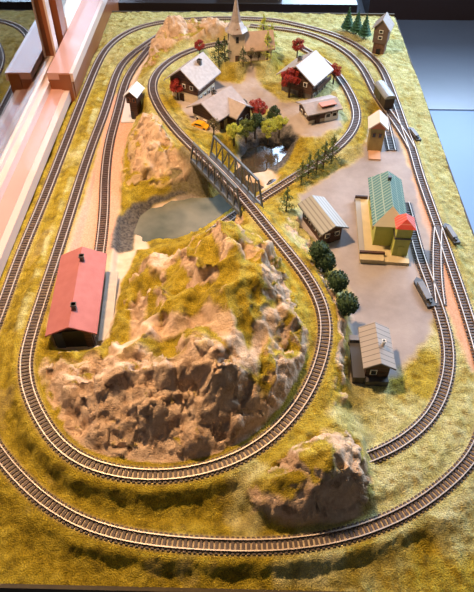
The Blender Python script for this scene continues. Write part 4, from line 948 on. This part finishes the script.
# window, sill and ledges on the left
zs = .062
sR = P(43, 140, zs).x; sR2 = P(20, 192, zs).x; sx1 = (sR + sR2) / 2
fx = P(36, 100, zs).x
y_end = P(55, 82, zs).y
k = MB(); k.box(fx - .02, sx1, -.4, y_end, zs - .02, zs); k.build
o = k.build('trim_1', M['sill']); struct(o, 'pinkish wooden window sill along the left edge of the layout')
k = MB(); k.box(sx1, sx1 + .016, -.4, y_end, zs - .03, zs - .002); k.build('sill_nosing', M['frame_light'], o)
z2 = zs + .05; y2 = P(58, 73, z2).y; ux = P(69, 73, z2).x; uxl = P(48, 73, z2).x
wx = uxl - .03
k = MB(); k.box(uxl - .004, ux, y2, 3.2, z2 - .02, z2); o2 = struct(k.build('trim_2', M['sill']), 'higher wooden ledge behind the sill at the back left')
k = MB(); k.box(ux, ux + .010, y2, 3.2, z2 - .026, z2 - .001, 0); k.build('ledge_nosing', M['frame_light'], o2)
k = MB(); k.box(ux - .012, ux + .004, y2 + .014, 3.2, -.2, z2 - .026, 0); k.build('ledge_side', M['frame_dark'], o2)
k = MB(); k.box(uxl - .004, ux - .012, y2 + .001, y2 + .012, zs, z2 - .02, 0); k.box(ux - .03, ux + .002, y2 - .002, y2 + .014, -.2, z2 - .004); k.build('ledge_front', M['frame_dark'], o2)
win = bpy.data.objects.new('window_1', None); COL.objects.link(win); struct(win, 'casement window on the left with the layout mirrored in its pane')
yc = P(50, 54, zs + .04).y
k = MB(); k.box(wx - .012, wx + .012, -.4, yc, zs, zs + .034); k.build('bottom_rail', M['frame_light'], win)
k = MB(); k.box(wx + .012, wx + .028, -.4, yc + .01, zs, zs + .022); k.build('weather_bar', M['frame_light'], win)
k = MB(); k.box(wx - .012, wx + .016, yc, yc + .035, zs + .0, 1.2, 0); k.build('stile', M['frame_dark'], win)
k = MB(); k.box(wx + .016, wx + .022, yc - .003, yc + .03, zs + .03, 1.2, 0); k.build('stile_edge', M['frame_light'], win)
k = MB(); k.box(wx - .02, wx + .024, yc + .09, yc + .15, zs + .0, 1.2, 0); k.build('stile', M['frame_dark'], win)
k = MB(); k.box(wx - .01, wx + .026, yc + .15, 3.2, z2 - .03, z2 + .035); k.build('bottom_rail', M['white'], win)
gm = bpy.data.materials.new('window_glass'); gm.use_nodes = True; nt = gm.node_tree; nt.nodes.clear()
out = nt.nodes.new('ShaderNodeOutputMaterial'); mx = nt.nodes.new('ShaderNodeMixShader'); tr = nt.nodes.new('ShaderNodeBsdfTransparent'); gl = nt.nodes.new('ShaderNodeBsdfGlossy'); gl.inputs['Roughness'].default_value = .02; gl.inputs['Color'].default_value = (.9, .9, .9, 1)
fr = nt.nodes.new('ShaderNodeFresnel'); fr.inputs['IOR'].default_value = 3.6
nt.links.new(fr.outputs[0], mx.inputs[0]); nt.links.new(tr.outputs[0], mx.inputs[1]); nt.links.new(gl.outputs[0], mx.inputs[2]); nt.links.new(mx.outputs[0], out.inputs[0])
k = MB(); k.box(wx - .001, wx + .003, -.4, yc, zs + .034, 1.2); k.build('pane', gm, win)
k = MB(); k.box(wx - .001, wx + .003, yc + .15, 3.2, z2 + .035, 1.2); k.build('pane', gm, win)
# what lies beyond the pane: a pale outer ledge and ground
k = MB(); k.box(wx - .9, wx - .03, -.4, 3.2, -.12, -.1); struct(k.build('trim_3', mat('outer_ledge', (.34, .28, .24), .6, (.26, .21, .18), 2)), 'pale outer ledge beyond the window pane')
k = MB(); k.box(wx - .03, wx + .02, -.4, 3.2, -.75, zs - .02); struct(k.build('wall_left', mat('brown_wall', (.16, .09, .05), .7)), 'brown panelled wall below the window sill')
# back wall and furniture
k = MB(); k.box(-2.6, 3.2, 6.2, 6.3, -.8, 4.0); struct(k.build('wall_back', mat('dark_brown_wall', (.035, .018, .014), .7)), 'dark brown wall at the far end of the room')
def cabinet():
    t = thing('low_cabinet', 'dark low cabinet behind the far edge of the layout', 'cabinet', (-.02, 2.62, -.75))
    k = MB(); k.box(-.58, .40, -.2, .2, 0, .72); k.build('body', mat('near_black_wood', (.012, .008, .007), .4), t)
    k = MB(); k.box(-.60, .42, -.22, .22, .72, .75); k.build('top', mat('dark_top', (.02, .014, .012), .3), t)
cabinet()
def box_thing(nm, cat, label, x0, x1, y0, y1, z0, z1, m):
    t = MB(); t.box(x0, x1, y0, y1, z0, z1); o = t.build(nm, m)
    md = o.modifiers.new('bevel', 'BEVEL'); md.width = .004; md.segments = 2
    return tag(o, label, cat)
box_thing('paper_stack', 'paper', 'pale flat stack lying on the dark cabinet at the back left', -.70, -.22, 2.47, 2.60, 0, .012, mat('pale_paper', (.26, .25, .27), .6))
box_thing('storage_box', 'box', 'dark green box on the cabinet behind the church', -.12, .12, 2.46, 2.6, 0, .045, mat('dark_green_box', (.01, .03, .018), .5))
k = MB(); k.box(.75, 3.1, 4.05, 4.5, -.745, -.15); o = k.build('sideboard', mat('dark_red_brown_wood', (.03, .014, .01), .4)); tag(o, 'dark brown sideboard at the far end of the floor', 'sideboard')

# glass of every small window becomes a piece of its own under its frame
for o in [q for q in bpy.data.objects if q.type == 'MESH' and q.parent and q.name.startswith('window') and len(q.data.materials) == 2]:
    me = o.data; pm = me.materials[1]; vs = [v.co.copy() for v in me.vertices]
    fs = [(tuple(p.vertices), p.material_index) for p in me.polygons]
    for mi, nm in ((1, 'window_glass'), (0, None)):
        sel_f = [f for f, k_ in fs if k_ == mi]; ids = sorted({i for f in sel_f for i in f}); mp = {a: b for b, a in enumerate(ids)}
        nm_ = bpy.data.meshes.new(nm or me.name); nm_.from_pydata([vs[i] for i in ids], [], [tuple(mp[i] for i in f) for f in sel_f]); nm_.update()
        nm_.materials.append(pm if mi else me.materials[0])
        if mi: link(nm, nm_, o)
        else: o.data = nm_
# ------------------------------------------------------------------ light
w = bpy.data.worlds.new('room'); sc.world = w; w.use_nodes = True
w.node_tree.nodes['Background'].inputs[0].default_value = (.75, .72, .75, 1); w.node_tree.nodes['Background'].inputs[1].default_value = .07
def area(name, loc, target, size, size_y, energy, col):
    d = bpy.data.lights.new(name, 'AREA'); d.shape = 'RECTANGLE'; d.size = size; d.size_y = size_y; d.energy = energy; d.color = col
    o = bpy.data.objects.new(name, d); COL.objects.link(o); o.location = loc
    o.rotation_euler = (Vector(target) - Vector(loc)).to_track_quat('-Z', 'Y').to_euler(); return o
area('far_window_daylight', (1.5, 6.12, 2.15), (1.5, 2.6, 2.15), 2.5, 2.8, 250, (.52, .72, 1.0))
area('window_daylight', (1.9, 2.7, 1.15), (0.1, 1.3, 0), 1.2, .8, 62, (.62, .78, 1.0))
area('ceiling_lamp', (-.40, 1.15, 1.35), (-.15, .9, 0), .12, .12, 21, (1.0, .64, .35))
area('left_window_daylight', (-1.7, 1.9, 2.1), (-.1, 1.1, 0), .9, .9, 14, (1.0, .90, .84))
k = MB()
for x0, x1, z0, z1 in ((.2, 2.8, .65, .74), (.2, 2.8, 3.56, 3.65), (.2, .28, .65, 3.65), (2.72, 2.8, .65, 3.65), (1.46, 1.54, .65, 3.65)): k.box(x0, x1, 6.06, 6.2, z0, z1)
struct(k.build('window_2', M['frame_dark']), 'tall window in the far wall')
sc.view_settings.view_transform = 'Standard'; sc.view_settings.look = 'None'; sc.view_settings.gamma = 1; sc.view_settings.use_curve_mapping = False
sc.view_settings.exposure = 0.75
for o in list(bpy.data.objects):
    for kx in ('_x', '_y'):
        if kx in o.keys(): del o[kx]
